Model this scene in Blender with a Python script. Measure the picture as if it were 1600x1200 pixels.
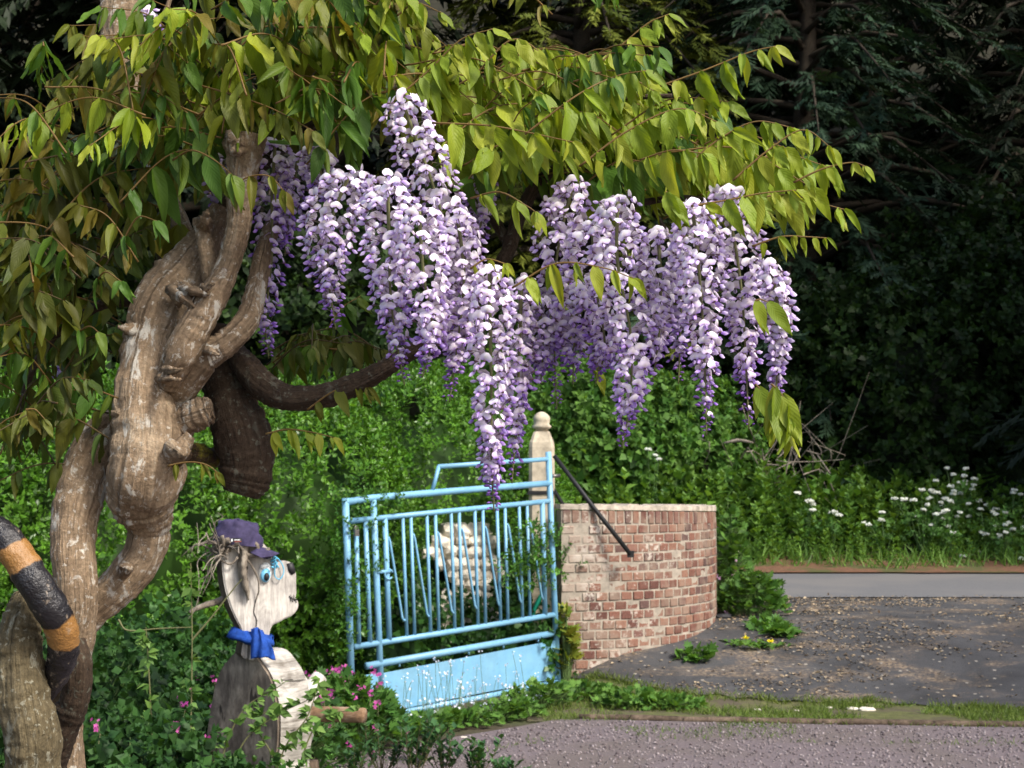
import bpy, bmesh, math, random
import numpy as np
from mathutils import Vector, noise as mnoise

# ------------------------------------------------------------------ scene, camera, light
scene = bpy.context.scene
for o in list(bpy.data.objects):
    bpy.data.objects.remove(o)
COL = scene.collection
F = 2400.0                       # focal length in pixels of the 1600 px wide photograph
PITCH = math.atan(150.0 / F)     # horizon lies at y = 750
CAM = np.array([0.0, 0.0, 1.6])

cam_d = bpy.data.cameras.new('camera')
cam_d.sensor_width = 36.0
cam_d.lens = F / 1600.0 * 36.0
cam_d.clip_start = 0.05
cam_d.clip_end = 600.0
cam_d.dof.use_dof = True
cam_d.dof.focus_distance = 2.2
cam_d.dof.aperture_fstop = 22.0
cam = bpy.data.objects.new('camera', cam_d)
COL.objects.link(cam)
cam.location = CAM
cam.rotation_euler = (math.radians(90) + PITCH, 0, 0)
scene.camera = cam

SUN_TO = np.array([0.80, -0.72, 1.12]); SUN_TO /= np.linalg.norm(SUN_TO)
SUN_EL = math.asin(SUN_TO[2])
SUN_AZ = math.atan2(SUN_TO[0], SUN_TO[1])
world = bpy.data.worlds.new('World')
scene.world = world
world.use_nodes = True
wn = world.node_tree
sky = wn.nodes.new('ShaderNodeTexSky')
sky.sky_type = 'NISHITA'
sky.sun_disc = False
sky.sun_elevation = SUN_EL
sky.sun_rotation = SUN_AZ
sky.dust_density = 3.5   # hazy air, paler sky light
sky.ozone_density = 0.6
wn.links.new(sky.outputs[0], wn.nodes['Background'].inputs[0])
wn.nodes['Background'].inputs[1].default_value = 0.15
sun_d = bpy.data.lights.new('sun', 'SUN')
sun_d.energy = 2.4
sun_d.angle = math.radians(11.0)
sun_d.color = (1.0, 0.95, 0.87)
sun = bpy.data.objects.new('sun', sun_d)
COL.objects.link(sun)
sun.location = (6, -4, 12)
sun.rotation_euler = Vector(SUN_TO).to_track_quat('Z', 'Y').to_euler()
vs = scene.view_settings
vs.view_transform = 'Standard'
vs.look = 'None'
vs.exposure = 1.0
vs.gamma = 1.0
vs.use_curve_mapping = False
scene.cycles.max_bounces = 8
scene.cycles.transparent_max_bounces = 8

# ------------------------------------------------------------------ helpers
ct, st = math.cos(PITCH), math.sin(PITCH)

def ray(px, py):
    x = (px - 800.0) / F; y = -(py - 600.0) / F
    return np.array([x, ct - y * st, st + y * ct])

def P(px, py, D):
    """point seen at photo pixel (px,py) at forward distance D (metres)"""
    d = ray(px, py)
    return CAM + d * (D / d[1])

def on_plane(px, py, p0, n):
    d = ray(px, py)
    return CAM + d * (np.dot(np.array(p0) - CAM, n) / np.dot(d, n))

def nrm(v):
    v = np.asarray(v, float)
    return v / np.maximum(np.linalg.norm(v, axis=-1, keepdims=True), 1e-9)

def frames(d, n):
    """(N,3,3) matrices whose columns are side, direction, normal"""
    d = nrm(d); n = np.asarray(n, float)
    n = n - (n * d).sum(-1, keepdims=True) * d
    n = nrm(n)
    s = np.cross(d, n)
    return np.stack([s, d, n], axis=-1)

def nz(p, s=1.0, seed=0.0):
    return mnoise.noise(Vector((p[0] * s + seed, p[1] * s + seed * 1.7, p[2] * s - seed)))

class MB:
    """collects geometry with a 'uvm' vector and a colour for each vertex"""
    def __init__(self):
        self.v = []; self.l = []; self.t = []; self.uv = []; self.c = []; self.m = []; self.n = 0
    def add(self, v, faces, uv=None, col=(1, 1, 1), mi=0):
        v = np.asarray(v, float).reshape(-1, 3)
        k = len(v)
        self.v.append(v)
        self.uv.append(np.zeros((k, 2)) if uv is None else np.asarray(uv, float))
        col = np.asarray(col, float)
        self.c.append(np.tile(col, (k, 1)) if col.ndim == 1 else col)
        self.l.append(np.array([i for f in faces for i in f], int) + self.n)
        self.t.append(np.array([len(f) for f in faces], int))
        self.m.append(np.full(len(faces), mi, int))
        self.n += k
        return self
    def arrays(self):
        if len(self.v) != 1:
            if not self.v:
                return None
            self.v = [np.concatenate(self.v)]; self.uv = [np.concatenate(self.uv)]; self.c = [np.concatenate(self.c)]
            self.l = [np.concatenate(self.l)]; self.t = [np.concatenate(self.t)]; self.m = [np.concatenate(self.m)]
        return self.v[0], self.uv[0], self.c[0], self.l[0], self.t[0], self.m[0]
    def inst(self, tpl, M, loc, scale=None, cmul=None):
        """add transformed copies of another MB"""
        v, uv, c, l, t, m = tpl.arrays()
        M = np.asarray(M, float); loc = np.asarray(loc, float)
        N = len(loc)
        if N == 0:
            return self
        if scale is not None:
            s = np.asarray(scale, float)
            if s.ndim == 1:
                s = np.repeat(s[:, None], 3, 1)
            M = M * s[:, None, :]
        V = np.einsum('nij,kj->nki', M, v) + loc[:, None, :]
        k = len(v)
        self.v.append(V.reshape(-1, 3))
        self.uv.append(np.tile(uv, (N, 1)))
        C = np.tile(c[None], (N, 1, 1))
        if cmul is not None:
            C = C * np.asarray(cmul, float)[:, None, :]
        self.c.append(C.reshape(-1, 3))
        self.l.append((l[None, :] + (np.arange(N) * k)[:, None]).reshape(-1) + self.n)
        self.t.append(np.tile(t, N)); self.m.append(np.tile(m, N))
        self.n += N * k
        return self
    def mesh(self, name, mats, origin=(0, 0, 0), smooth=True):
        v, uv, c, l, t, m = self.arrays()
        me = bpy.data.meshes.new(name)
        me.vertices.add(len(v)); me.loops.add(len(l)); me.polygons.add(len(t))
        me.vertices.foreach_set('co', (v - np.asarray(origin)).astype(np.float32).ravel())
        me.loops.foreach_set('vertex_index', l.astype(np.int32))
        st_ = np.concatenate([[0], np.cumsum(t)[:-1]]).astype(np.int32)
        me.polygons.foreach_set('loop_start', st_)
        me.polygons.foreach_set('loop_total', t.astype(np.int32))
        me.polygons.foreach_set('material_index', m.astype(np.int32))
        me.polygons.foreach_set('use_smooth', np.full(len(t), smooth))
        a = me.attributes.new('uvm', 'FLOAT2', 'POINT')
        a.data.foreach_set('vector', uv.astype(np.float32).ravel())
        a = me.attributes.new('Col', 'FLOAT_COLOR', 'POINT')
        a.data.foreach_set('color', np.concatenate([c, np.ones((len(c), 1))], 1).astype(np.float32).ravel())
        for mt in (mats if isinstance(mats, (list, tuple)) else [mats]):
            me.materials.append(mt)
        me.update(calc_edges=True)
        me.validate()
        return me
    def build(self, name, mats, parent=None, origin=None, smooth=True):
        if origin is None:
            origin = WO[parent.name] if parent is not None else np.zeros(3)
        return place(name, self.mesh(name, mats, origin, smooth), parent, origin)

WO = {}   # world position of each object's origin

def place(name, data, parent=None, origin=(0, 0, 0)):
    o = bpy.data.objects.new(name, data)
    COL.objects.link(o)
    origin = np.asarray(origin, float)
    if parent is not None:
        o.parent = parent
        o.location = origin - WO[parent.name]
    else:
        o.location = origin
    WO[o.name] = origin
    return o

def tag(o, label=None, cat=None, group=None, kind=None):
    if label: o['label'] = label
    if cat: o['category'] = cat
    if group: o['group'] = group
    if kind: o['kind'] = kind
    return o

def thing(name, label, cat, loc, group=None):
    return tag(place(name, None, None, loc), label, cat, group)

def catmull(pts, n):
    """resample rows of numbers smoothly into n rows"""
    p = np.asarray(pts, float)
    if len(p) == 2:
        t = np.linspace(0, 1, n)[:, None]
        return p[0] * (1 - t) + p[1] * t
    q = np.vstack([2 * p[0] - p[1], p, 2 * p[-1] - p[-2]])
    out = []
    for s in np.linspace(0, len(p) - 1 - 1e-6, n):
        i = int(s); f = s - i
        a, b, c, d = q[i], q[i + 1], q[i + 2], q[i + 3]
        out.append(0.5 * (2 * b + (c - a) * f + (2 * a - 5 * b + 4 * c - d) * f * f + (3 * b - a - 3 * c + d) * f ** 3))
    return np.array(out)

def tube(mb, pts, rad, seg=8, cap=True, col=(1, 1, 1), rough=0.0, ridge=0.0, seed=0.0, mi=0, twist=0.0, flat=1.0, nscale=None, fiss=0.0):
    """swept tube; pts (n,3), rad (n,)"""
    pts = np.asarray(pts, float); n = len(pts)
    rad = np.broadcast_to(np.asarray(rad, float), (n,))
    tan = nrm(np.gradient(pts, axis=0))
    up = np.array([0, 0, 1.0]) if abs(tan[0][2]) < 0.9 else np.array([1.0, 0, 0])
    u = nrm(np.cross(tan[0], up)); V = []; UV = []
    L = 0.0
    a0 = np.linspace(0, 2 * math.pi, seg, endpoint=False)
    for i in range(n):
        u = nrm(u - np.dot(u, tan[i]) * tan[i]); w = np.cross(tan[i], u)
        if i: L += np.linalg.norm(pts[i] - pts[i - 1])
        a = a0 + twist * L
        dirs = np.cos(a)[:, None] * u + np.sin(a)[:, None] * w * flat
        r = np.full(seg, rad[i])
        if rough or ridge:
            for j in range(seg):
                q = pts[i] + dirs[j] * rad[i]
                s1 = nscale or 0.55 / max(rad[i], 1e-4)
                k = rough * (nz(q, s1, seed) + 0.5 * nz(q, s1 * 2.7, seed + 5))
                k += ridge * (math.sin(3 * a0[j] + seed + 1.5 * nz(q, s1 * .6, seed)) * .6 + math.sin(7 * a0[j] + seed * 3) * .35)
                r[j] *= 1 + k
        if fiss:
            for j in range(seg):
                c_, s_ = math.cos(a0[j]) * 6.5, math.sin(a0[j]) * 6.5
                e = mnoise.noise(Vector((c_ + seed, s_, L * 14))) ; e2 = mnoise.noise(Vector((c_ * 2.3, s_ * 2.3 + seed, L * 40)))
                r[j] *= 1 + fiss * (1.0 - 3.0 * abs(e)) + fiss * .6 * e2
        V.append(pts[i] + dirs * r[:, None])
        UV.append(np.stack([a0 / (2 * math.pi) * 2 * math.pi * rad.max(), np.full(seg, L)], 1))
    V = np.concatenate(V); UV = np.concatenate(UV)
    f = []
    for i in range(n - 1):
        for j in range(seg):
            k = (j + 1) % seg
            f.append((i * seg + j, i * seg + k, (i + 1) * seg + k, (i + 1) * seg + j))
    if cap:
        f.append(tuple(range(seg))[::-1])
        f.append(tuple((n - 1) * seg + j for j in range(seg)))
    mb.add(V, f, UV, col, mi)
    return mb

def box(mb, c, sx, sy, sz, rotz=0.0, col=(1, 1, 1), mi=0, M=None):
    v = np.array([[x, y, z] for z in (-.5, .5) for y in (-.5, .5) for x in (-.5, .5)]) * [sx, sy, sz]
    if M is None:
        a = rotz; M = np.array([[math.cos(a), -math.sin(a), 0], [math.sin(a), math.cos(a), 0], [0, 0, 1]])
    v = v @ np.asarray(M).T + np.asarray(c)
    mb.add(v, [(0, 2, 3, 1), (4, 5, 7, 6), (0, 1, 5, 4), (2, 6, 7, 3), (0, 4, 6, 2), (1, 3, 7, 5)], None, col, mi)
    return mb

# ------------------------------------------------------------------ materials
def mat(name):
    m = bpy.data.materials.new(name); m.use_nodes = True
    nt = m.node_tree; nt.nodes.clear()
    out = nt.nodes.new('ShaderNodeOutputMaterial')
    return m, nt, out

def N_(nt, kind, **kw):
    n = nt.nodes.new(kind)
    for k, v in kw.items():
        if k.startswith('i_'):
            key = k[2:]
            n.inputs[int(key) if key.isdigit() else key].default_value = v
        else:
            setattr(n, k, v)
    return n

def ramp(nt, fac, stops):
    r = nt.nodes.new('ShaderNodeValToRGB')
    e = r.color_ramp.elements
    while len(e) < len(stops): e.new(0.5)
    for i, (p, c) in enumerate(stops):
        e[i].position = p
        e[i].color = (c, c, c, 1) if isinstance(c, (int, float)) else (*c, 1)
    nt.links.new(fac, r.inputs[0])
    return r.outputs[0]

def noise_tex(nt, vec, scale, detail=5, rough=0.6, dist=0.0):
    n = N_(nt, 'ShaderNodeTexNoise', i_Scale=scale, i_Detail=detail, i_Roughness=rough, i_Distortion=dist)
    if vec is not None: nt.links.new(vec, n.inputs['Vector'])
    return n.outputs['Fac']

def mixc(nt, fac, a, b, blend='MIX'):
    m = N_(nt, 'ShaderNodeMix', data_type='RGBA', blend_type=blend)
    for s, v in ((m.inputs[0], fac), (m.inputs[6], a), (m.inputs[7], b)):
        if isinstance(v, (int, float)): s.default_value = v
        elif isinstance(v, tuple): s.default_value = (*v, 1)
        else: nt.links.new(v, s)
    return m.outputs[2]

def pos(nt):
    return nt.nodes.new('ShaderNodeNewGeometry').outputs['Position']

def attr(nt, name, out='Vector'):
    a = N_(nt, 'ShaderNodeAttribute', attribute_name=name)
    return a.outputs[out]

def mapping(nt, vec, scale):
    m = N_(nt, 'ShaderNodeMapping'); m.inputs['Scale'].default_value = scale
    nt.links.new(vec, m.inputs['Vector'])
    return m.outputs[0]

def bump(nt, h, strength, dist=0.01):
    b = N_(nt, 'ShaderNodeBump', i_Strength=strength, i_Distance=dist)
    nt.links.new(h, b.inputs['Height'])
    return b.outputs[0]

def finish(nt, out, col, rough=0.7, nor=None, spec=0.4, metal=0.0, trans=0.0, tcol=None):
    p = N_(nt, 'ShaderNodeBsdfPrincipled')
    p.inputs['Specular IOR Level'].default_value = spec
    p.inputs['Metallic'].default_value = metal
    if isinstance(col, tuple): p.inputs['Base Color'].default_value = (*col, 1)
    else: nt.links.new(col, p.inputs['Base Color'])
    if isinstance(rough, (int, float)): p.inputs['Roughness'].default_value = rough
    else: nt.links.new(rough, p.inputs['Roughness'])
    if nor is not None: nt.links.new(nor, p.inputs['Normal'])
    if trans > 0:
        t = N_(nt, 'ShaderNodeBsdfTranslucent')
        src = tcol if tcol is not None else col
        if isinstance(src, tuple): t.inputs['Color'].default_value = (*src, 1)
        else: nt.links.new(src, t.inputs['Color'])
        if nor is not None: nt.links.new(nor, t.inputs['Normal'])
        mx = N_(nt, 'ShaderNodeMixShader'); mx.inputs[0].default_value = trans
        nt.links.new(p.outputs[0], mx.inputs[1]); nt.links.new(t.outputs[0], mx.inputs[2])
        nt.links.new(mx.outputs[0], out.inputs[0])
    else:
        nt.links.new(p.outputs[0], out.inputs[0])

def leaf_mat(name, rough=0.42, trans=0.35, veins=0.0, spec=0.4, tmul=(1.25, 1.15, 0.5)):
    """leaf whose colour is carried by 'Col', with midrib and side veins from 'uvm' (u across -1..1, v along)"""
    m, nt, out = mat(name)
    c = attr(nt, 'Col', 'Color')
    big = noise_tex(nt, pos(nt), 9.0, 2)
    c = mixc(nt, 1.0, c, ramp(nt, big, [(0.3, 0.82), (0.7, 1.18)]), 'MULTIPLY')
    nor = None
    if veins:
        sep = N_(nt, 'ShaderNodeSeparateXYZ'); nt.links.new(attr(nt, 'uvm'), sep.inputs[0])
        au = N_(nt, 'ShaderNodeMath', operation='ABSOLUTE'); nt.links.new(sep.outputs[0], au.inputs[0])
        # side veins run from the midrib towards the tip
        a = N_(nt, 'ShaderNodeMath', operation='MULTIPLY', i_1=0.30); nt.links.new(au.outputs[0], a.inputs[0])
        b = N_(nt, 'ShaderNodeMath', operation='SUBTRACT'); nt.links.new(sep.outputs[1], b.inputs[0]); nt.links.new(a.outputs[0], b.inputs[1])
        s = N_(nt, 'ShaderNodeMath', operation='MULTIPLY', i_1=62.0); nt.links.new(b.outputs[0], s.inputs[0])
        sn = N_(nt, 'ShaderNodeMath', operation='SINE'); nt.links.new(s.outputs[0], sn.inputs[0])
        vein = ramp(nt, sn.outputs[0], [(0.80, 0.0), (1.0, 1.0)])
        rib = ramp(nt, au.outputs[0], [(0.03, 1.0), (0.10, 0.0)])
        mxv = N_(nt, 'ShaderNodeMath', operation='MAXIMUM'); nt.links.new(vein, mxv.inputs[0]); nt.links.new(rib, mxv.inputs[1])
        v2 = N_(nt, 'ShaderNodeMath', operation='MULTIPLY', i_1=veins); nt.links.new(mxv.outputs[0], v2.inputs[0])
        light = mixc(nt, 1.0, c, (1.45, 1.4, 1.6), 'MULTIPLY')
        c = mixc(nt, v2.outputs[0], c, light)
        nor = bump(nt, sn.outputs[0], 0.14, 0.001)
    tc = mixc(nt, 1.0, c, tmul, 'MULTIPLY')
    finish(nt, out, c, rough, nor, spec, 0, trans, tc)
    return m

MT = {}
MT['wleaf'] = leaf_mat('wisteria leaf', 0.48, 0.45, 0.20, 0.25)
MT['leaf'] = leaf_mat('hedge leaf', 0.38, 0.28, 0.0, 0.4)
MT['softleaf'] = leaf_mat('soft herb leaf', 0.55, 0.32, 0.0, 0.25)
MT['needle'] = leaf_mat('conifer spray', 0.6, 0.12, 0.0, 0.2)
MT['petal'] = leaf_mat('petal', 0.55, 0.30, 0.0, 0.2, (1.05, 1.0, 1.05))

def m_bark(name, c0, c1, c2, lichen=0.45, lich_col=(0.42, 0.38, 0.31), moss=None):
    m, nt, out = mat(name)
    uv = attr(nt, 'uvm'); p = pos(nt)
    streak = noise_tex(nt, mapping(nt, uv, (110, 13, 1)), 1.0, 6, 0.65, 0.6)
    fine = noise_tex(nt, p, 160, 5, 0.7)
    big = noise_tex(nt, p, 11, 4, 0.6)
    k = N_(nt, 'ShaderNodeMath', operation='ADD'); nt.links.new(streak, k.inputs[0]); nt.links.new(big, k.inputs[1])
    k2 = N_(nt, 'ShaderNodeMath', operation='MULTIPLY', i_1=0.5); nt.links.new(k.outputs[0], k2.inputs[0])
    col = ramp(nt, k2.outputs[0], [(0.30, c0), (0.50, c1), (0.68, c2)])
    col = mixc(nt, 1.0, col, ramp(nt, fine, [(0.3, 0.6), (0.7, 1.3)]), 'MULTIPLY')
    lp = noise_tex(nt, mapping(nt, p, (1, 1, 0.45)), 34, 7, 0.68, 0.5)
    lf = ramp(nt, lp, [(0.60 - 0.06 * lichen, 0.0), (0.66 - 0.06 * lichen, min(1, lichen * 1.6))])
    col = mixc(nt, lf, col, lich_col)
    spk = noise_tex(nt, p, 95, 3, 0.6)
    col = mixc(nt, ramp(nt, spk, [(0.60, 0.0), (0.66, 0.7)]), col, lich_col)
    if moss:
        mf = ramp(nt, noise_tex(nt, p, 30, 5, 0.7), [(0.45, 0.0), (0.56, 1.0)])
        col = mixc(nt, mf, col, moss)
    h = mixc(nt, 0.35, streak, fine)
    finish(nt, out, col, 0.88, bump(nt, h, 1.0, 0.011), 0.2)
    return m

MT['bark'] = m_bark('wisteria bark', (0.100, 0.068, 0.042), (0.25, 0.178, 0.112), (0.38, 0.295, 0.20), 0.75, (0.50, 0.465, 0.40))
MT['bark_shaded'] = m_bark('shade darkened lichened bark', (0.022, 0.014, 0.009), (0.05, 0.033, 0.021), (0.085, 0.06, 0.04), 0.3, (0.13, 0.13, 0.10))  # darker copy of the bark; shade on the limbs put into the colour
MT['bark_green'] = m_bark('algae covered bark', (0.05, 0.04, 0.022), (0.12, 0.095, 0.052), (0.20, 0.165, 0.10), 0.5, (0.30, 0.29, 0.22))
MT['bark_moss'] = m_bark('mossy bark', (0.03, 0.02, 0.012), (0.07, 0.045, 0.025), (0.11, 0.08, 0.05), 0.2, (0.2, 0.2, 0.14), (0.14, 0.13, 0.012))
MT['bark_tree'] = m_bark('tree bark', (0.015, 0.011, 0.008), (0.035, 0.026, 0.018), (0.06, 0.045, 0.032), 0.2, (0.08, 0.09, 0.06))

def m_twig():
    m, nt, out = mat('shoot')
    finish(nt, out, attr(nt, 'Col', 'Color'), 0.6, None, 0.3)
    return m
MT['twig'] = m_twig()

def m_ground(name, c0, c1, scale, bumps=0.6, spots=None, rough=0.9, c2=None, s2=1.2, bd=0.01):
    m, nt, out = mat(name)
    p = pos(nt)
    a = noise_tex(nt, p, scale, 6, 0.7); b = noise_tex(nt, p, s2, 4, 0.6)
    col = ramp(nt, a, [(0.32, c0), (0.68, c1)])
    if c2: col = mixc(nt, ramp(nt, b, [(0.46, 0.0), (0.60, 0.9)]), col, c2)
    if spots:
        vo = N_(nt, 'ShaderNodeTexVoronoi', i_Scale=spots[0]); nt.links.new(p, vo.inputs['Vector'])
        f = ramp(nt, vo.outputs['Distance'], [(spots[1], 1.0), (spots[1] + 0.05, 0.0)])
        col = mixc(nt, f, col, spots[2])
    finish(nt, out, col, rough, bump(nt, a, bumps, bd), 0.3)
    return m

MT['soil'] = m_ground('garden soil', (0.030, 0.022, 0.014), (0.075, 0.055, 0.035), 22, 0.8, None, 0.95, (0.05, 0.06, 0.02), 1.5)
MT['gravel'] = m_ground('purple grey gravel', (0.085, 0.068, 0.070), (0.185, 0.150, 0.156), 55, 1.0, (70, 0.12, (0.26, 0.235, 0.23)), 0.9, (0.12, 0.098, 0.09), 0.9)

def m_asphalt():
    m, nt, out = mat('worn asphalt with leaf litter')
    p = pos(nt)
    fine = noise_tex(nt, p, 140, 4, 0.7); mid = noise_tex(nt, p, 2.2, 5, 0.65, 0.4)
    col = ramp(nt, fine, [(0.3, (0.030, 0.030, 0.031)), (0.7, (0.070, 0.069, 0.069))])
    lit = noise_tex(nt, mapping(nt, p, (1, 1.6, 1)), 1.4, 6, 0.7, 0.5)
    sp = noise_tex(nt, mapping(nt, p, (34, 60, 34)), 1.0, 3, 0.6)
    dry = ramp(nt, sp, [(0.40, (0.060, 0.042, 0.03)), (0.52, (0.155, 0.110, 0.072)), (0.66, (0.30, 0.24, 0.165))])
    ff = N_(nt, 'ShaderNodeMath', operation='MULTIPLY')
    nt.links.new(ramp(nt, lit, [(0.50, 0.0), (0.66, 1.0)]), ff.inputs[0])
    nt.links.new(ramp(nt, sp, [(0.42, 0.0), (0.50, 1.0)]), ff.inputs[1])
    col = mixc(nt, ff.outputs[0], col, dry)
    col = mixc(nt, 1.0, col, ramp(nt, mid, [(0.3, 0.62), (0.7, 1.35)]), 'MULTIPLY')
    vo = N_(nt, 'ShaderNodeTexVoronoi', i_Scale=9.0); nt.links.new(p, vo.inputs['Vector'])
    col = mixc(nt, ramp(nt, vo.outputs['Distance'], [(0.10, 1.0), (0.14, 0.0)]), col, (0.30, 0.27, 0.22))
    finish(nt, out, col, 0.85, bump(nt, fine, 0.5, 0.004), 0.3)
    return m
MT['asphalt'] = m_asphalt()
MT['road'] = m_ground('lane asphalt', (0.085, 0.086, 0.088), (0.145, 0.145, 0.147), 60, 0.4, None, 0.85, (0.14, 0.135, 0.13), 0.7, 0.004)
MT['litter'] = m_ground('conifer needle litter', (0.055, 0.028, 0.016), (0.20, 0.10, 0.055), 30, 0.9, None, 0.95, (0.06, 0.07, 0.02), 2.0)
MT['bank'] = m_ground('dark leaf litter bank earth', (0.012, 0.012, 0.007), (0.035, 0.032, 0.018), 6, 0.8, None, 0.95)  # dark leaf litter earth of the wooded hillside

def m_plain(name, col, rough=0.6, spec=0.4, var=0.15, scale=20, bumps=0.1, metal=0.0, bd=0.003):
    m, nt, out = mat(name)
    p = pos(nt)
    n = noise_tex(nt, p, scale, 5, 0.65)
    c = mixc(nt, 1.0, col, ramp(nt, n, [(0.3, 1 - var), (0.7, 1 + var)]), 'MULTIPLY')
    finish(nt, out, c, rough, bump(nt, n, bumps, bd), spec, metal)
    return m

def m_paint():
    m, nt, out = mat('sky blue gate paint')
    p = pos(nt)
    n = noise_tex(nt, p, 7, 5, 0.65)
    c = ramp(nt, n, [(0.3, (0.125, 0.305, 0.47)), (0.7, (0.185, 0.39, 0.555))])
    g = noise_tex(nt, p, 60, 4, 0.7)
    c = mixc(nt, ramp(nt, g, [(0.60, 0.0), (0.70, 0.55)]), c, (0.10, 0.17, 0.18))
    w2 = noise_tex(nt, p, 17, 6, 0.75, 0.4)
    c = mixc(nt, ramp(nt, w2, [(0.655, 0.0), (0.69, 0.85)]), c, (0.13, 0.065, 0.035))
    c = mixc(nt, ramp(nt, noise_tex(nt, p, 3.0, 4, 0.6), [(0.45, 0.0), (0.7, 0.30)]), c, (0.14, 0.20, 0.19))
    finish(nt, out, c, 0.42, bump(nt, g, 0.08, 0.002), 0.45)
    return m
MT['paint'] = m_paint()

def m_brick():
    m, nt, out = mat('weathered red brick')
    p = pos(nt)
    oi = N_(nt, 'ShaderNodeObjectInfo')
    base = ramp(nt, oi.outputs['Random'], [(0.0, (0.10, 0.045, 0.036)), (0.3, (0.17, 0.078, 0.056)), (0.6, (0.215, 0.115, 0.08)), (0.85, (0.145, 0.075, 0.062)), (1.0, (0.085, 0.052, 0.046))])
    n = noise_tex(nt, p, 60, 6, 0.7)
    col = mixc(nt, 1.0, base, ramp(nt, n, [(0.3, 0.7), (0.7, 1.25)]), 'MULTIPLY')
    big = noise_tex(nt, p, 2.6, 5, 0.65, 0.3); mid = noise_tex(nt, p, 26, 5, 0.7)
    sp_ = N_(nt, 'ShaderNodeSeparateXYZ'); nt.links.new(p, sp_.inputs[0])
    bx_ = N_(nt, 'ShaderNodeMath', operation='MULTIPLY_ADD', i_1=-0.10, i_2=0.085); nt.links.new(sp_.outputs[0], bx_.inputs[0])
    sm_ = N_(nt, 'ShaderNodeMath', operation='ADD'); nt.links.new(mixc(nt, 0.45, big, mid), sm_.inputs[0]); nt.links.new(bx_.outputs[0], sm_.inputs[1])
    wf = ramp(nt, sm_.outputs[0], [(0.515, 0.0), (0.57, 0.85)])
    col = mixc(nt, wf, col, (0.46, 0.41, 0.35))
    pf = ramp(nt, noise_tex(nt, p, 4.2, 4, 0.6), [(0.46, 0.0), (0.60, 0.65)])
    col = mixc(nt, pf, col, (0.24, 0.18, 0.135))
    finish(nt, out, col, 0.9, bump(nt, n, 0.5, 0.004), 0.2)
    return m
MT['brick'] = m_brick()
MT['mortar'] = m_plain('lime mortar', (0.30, 0.26, 0.21), 0.95, 0.2, 0.3, 18, 0.6)
MT['capping'] = m_plain('pale mortar capping', (0.38, 0.33, 0.27), 0.95, 0.2, 0.5, 14, 0.8, 0, 0.008)
MT['stone'] = m_plain('weathered limestone', (0.43, 0.37, 0.275), 0.9, 0.25, 0.4, 9, 0.6, 0, 0.008)
MT['rock'] = m_plain('pale garden stone', (0.60, 0.55, 0.46), 0.9, 0.2, 0.3, 12, 0.6, 0, 0.01)
MT['black'] = m_plain('black painted iron', (0.008, 0.008, 0.009), 0.6, 0.4, 0.3, 40, 0.3)
MT['steel'] = m_plain('weathered steel', (0.16, 0.15, 0.14), 0.45, 0.5, 0.3, 60, 0.2, 0.8)

def m_wood(name, c0, c1, c2, ang=(1, 1, 0.12), scale=28, crack=True):
    m, nt, out = mat(name)
    p = pos(nt)
    g = noise_tex(nt, mapping(nt, p, ang), scale, 6, 0.62, 0.8)
    b = noise_tex(nt, p, 7, 4, 0.6)
    k = mixc(nt, 0.5, g, b)
    col = ramp(nt, k, [(0.38, c0), (0.5, c1), (0.61, c2)])
    fine = noise_tex(nt, mapping(nt, p, ang), scale * 5, 3, 0.6)
    col = mixc(nt, ramp(nt, noise_tex(nt, p, 13, 5, .7, .6), [(.52, 0.0), (.66, .55)]), col, tuple(c * .55 for c in c1))
    col = mixc(nt, ramp(nt, noise_tex(nt, mapping(nt, p, ang), scale * 1.7, 2, .4), [(.685, 0.0), (.71, .85)]), col, tuple(c * .25 for c in c0))
    col = mixc(nt, 1.0, col, ramp(nt, fine, [(0.3, 0.75), (0.7, 1.15)]), 'MULTIPLY')
    finish(nt, out, col, 0.85, bump(nt, mixc(nt, 0.4, g, fine), 0.5, 0.006), 0.2)
    return m
MT['wood_pale'] = m_wood('bleached sawn wood', (0.27, 0.25, 0.23), (0.46, 0.43, 0.39), (0.60, 0.57, 0.52))
MT['wood_dark'] = m_wood('weathered dark timber', (0.05, 0.038, 0.030), (0.15, 0.120, 0.092), (0.30, 0.245, 0.185), (1, 1, 0.3), 11)
MT['wood_side'] = m_wood('chainsawn timber edge', (0.13, 0.115, 0.095), (0.33, 0.31, 0.275), (0.50, 0.47, 0.42), (0.12, 0.12, 1.0), 38)
MT['wood_brown'] = m_wood('brown bark edge', (0.04, 0.027, 0.018), (0.10, 0.072, 0.05), (0.17, 0.125, 0.09), (1, 1, 0.3), 18)
MT['log'] = m_wood('peeled log', (0.07, 0.04, 0.022), (0.19, 0.115, 0.065), (0.34, 0.25, 0.17), (0.12, 1, 1), 26)
MT['drift'] = m_wood('grey driftwood', (0.09, 0.075, 0.06), (0.20, 0.17, 0.135), (0.31, 0.27, 0.215), (1, 1, 0.2), 50)

# ------------------------------------------------------------------ terrain
rng = np.random.default_rng(7)

def sstep(a, b, x):
    t = np.clip((np.asarray(x, float) - a) / (b - a), 0, 1)
    return t * t * (3 - 2 * t)

PY = [-50, 11.0, 11.6, 12.2, 13.3, 15.1, 18.9, 19.6, 22, 26, 35, 48, 140]
PZ = [0, 0.0, 0.08, 0.23, 0.385, 0.43, 0.43, 0.48, 0.95, 1.6, 4.5, 20, 50]
def H(x, y):
    x = np.asarray(x, float); y = np.asarray(y, float)
    z = np.interp(y, PY, PZ)
    f = sstep(0.15, 0.95, x)
    k = sstep(13.0, 15.0, y)
    return z * (f * (1 - k) + k) - 0.06 * np.exp(-((x + .75) / .55) ** 2 - ((y - 10.65) / .5) ** 2)

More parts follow.
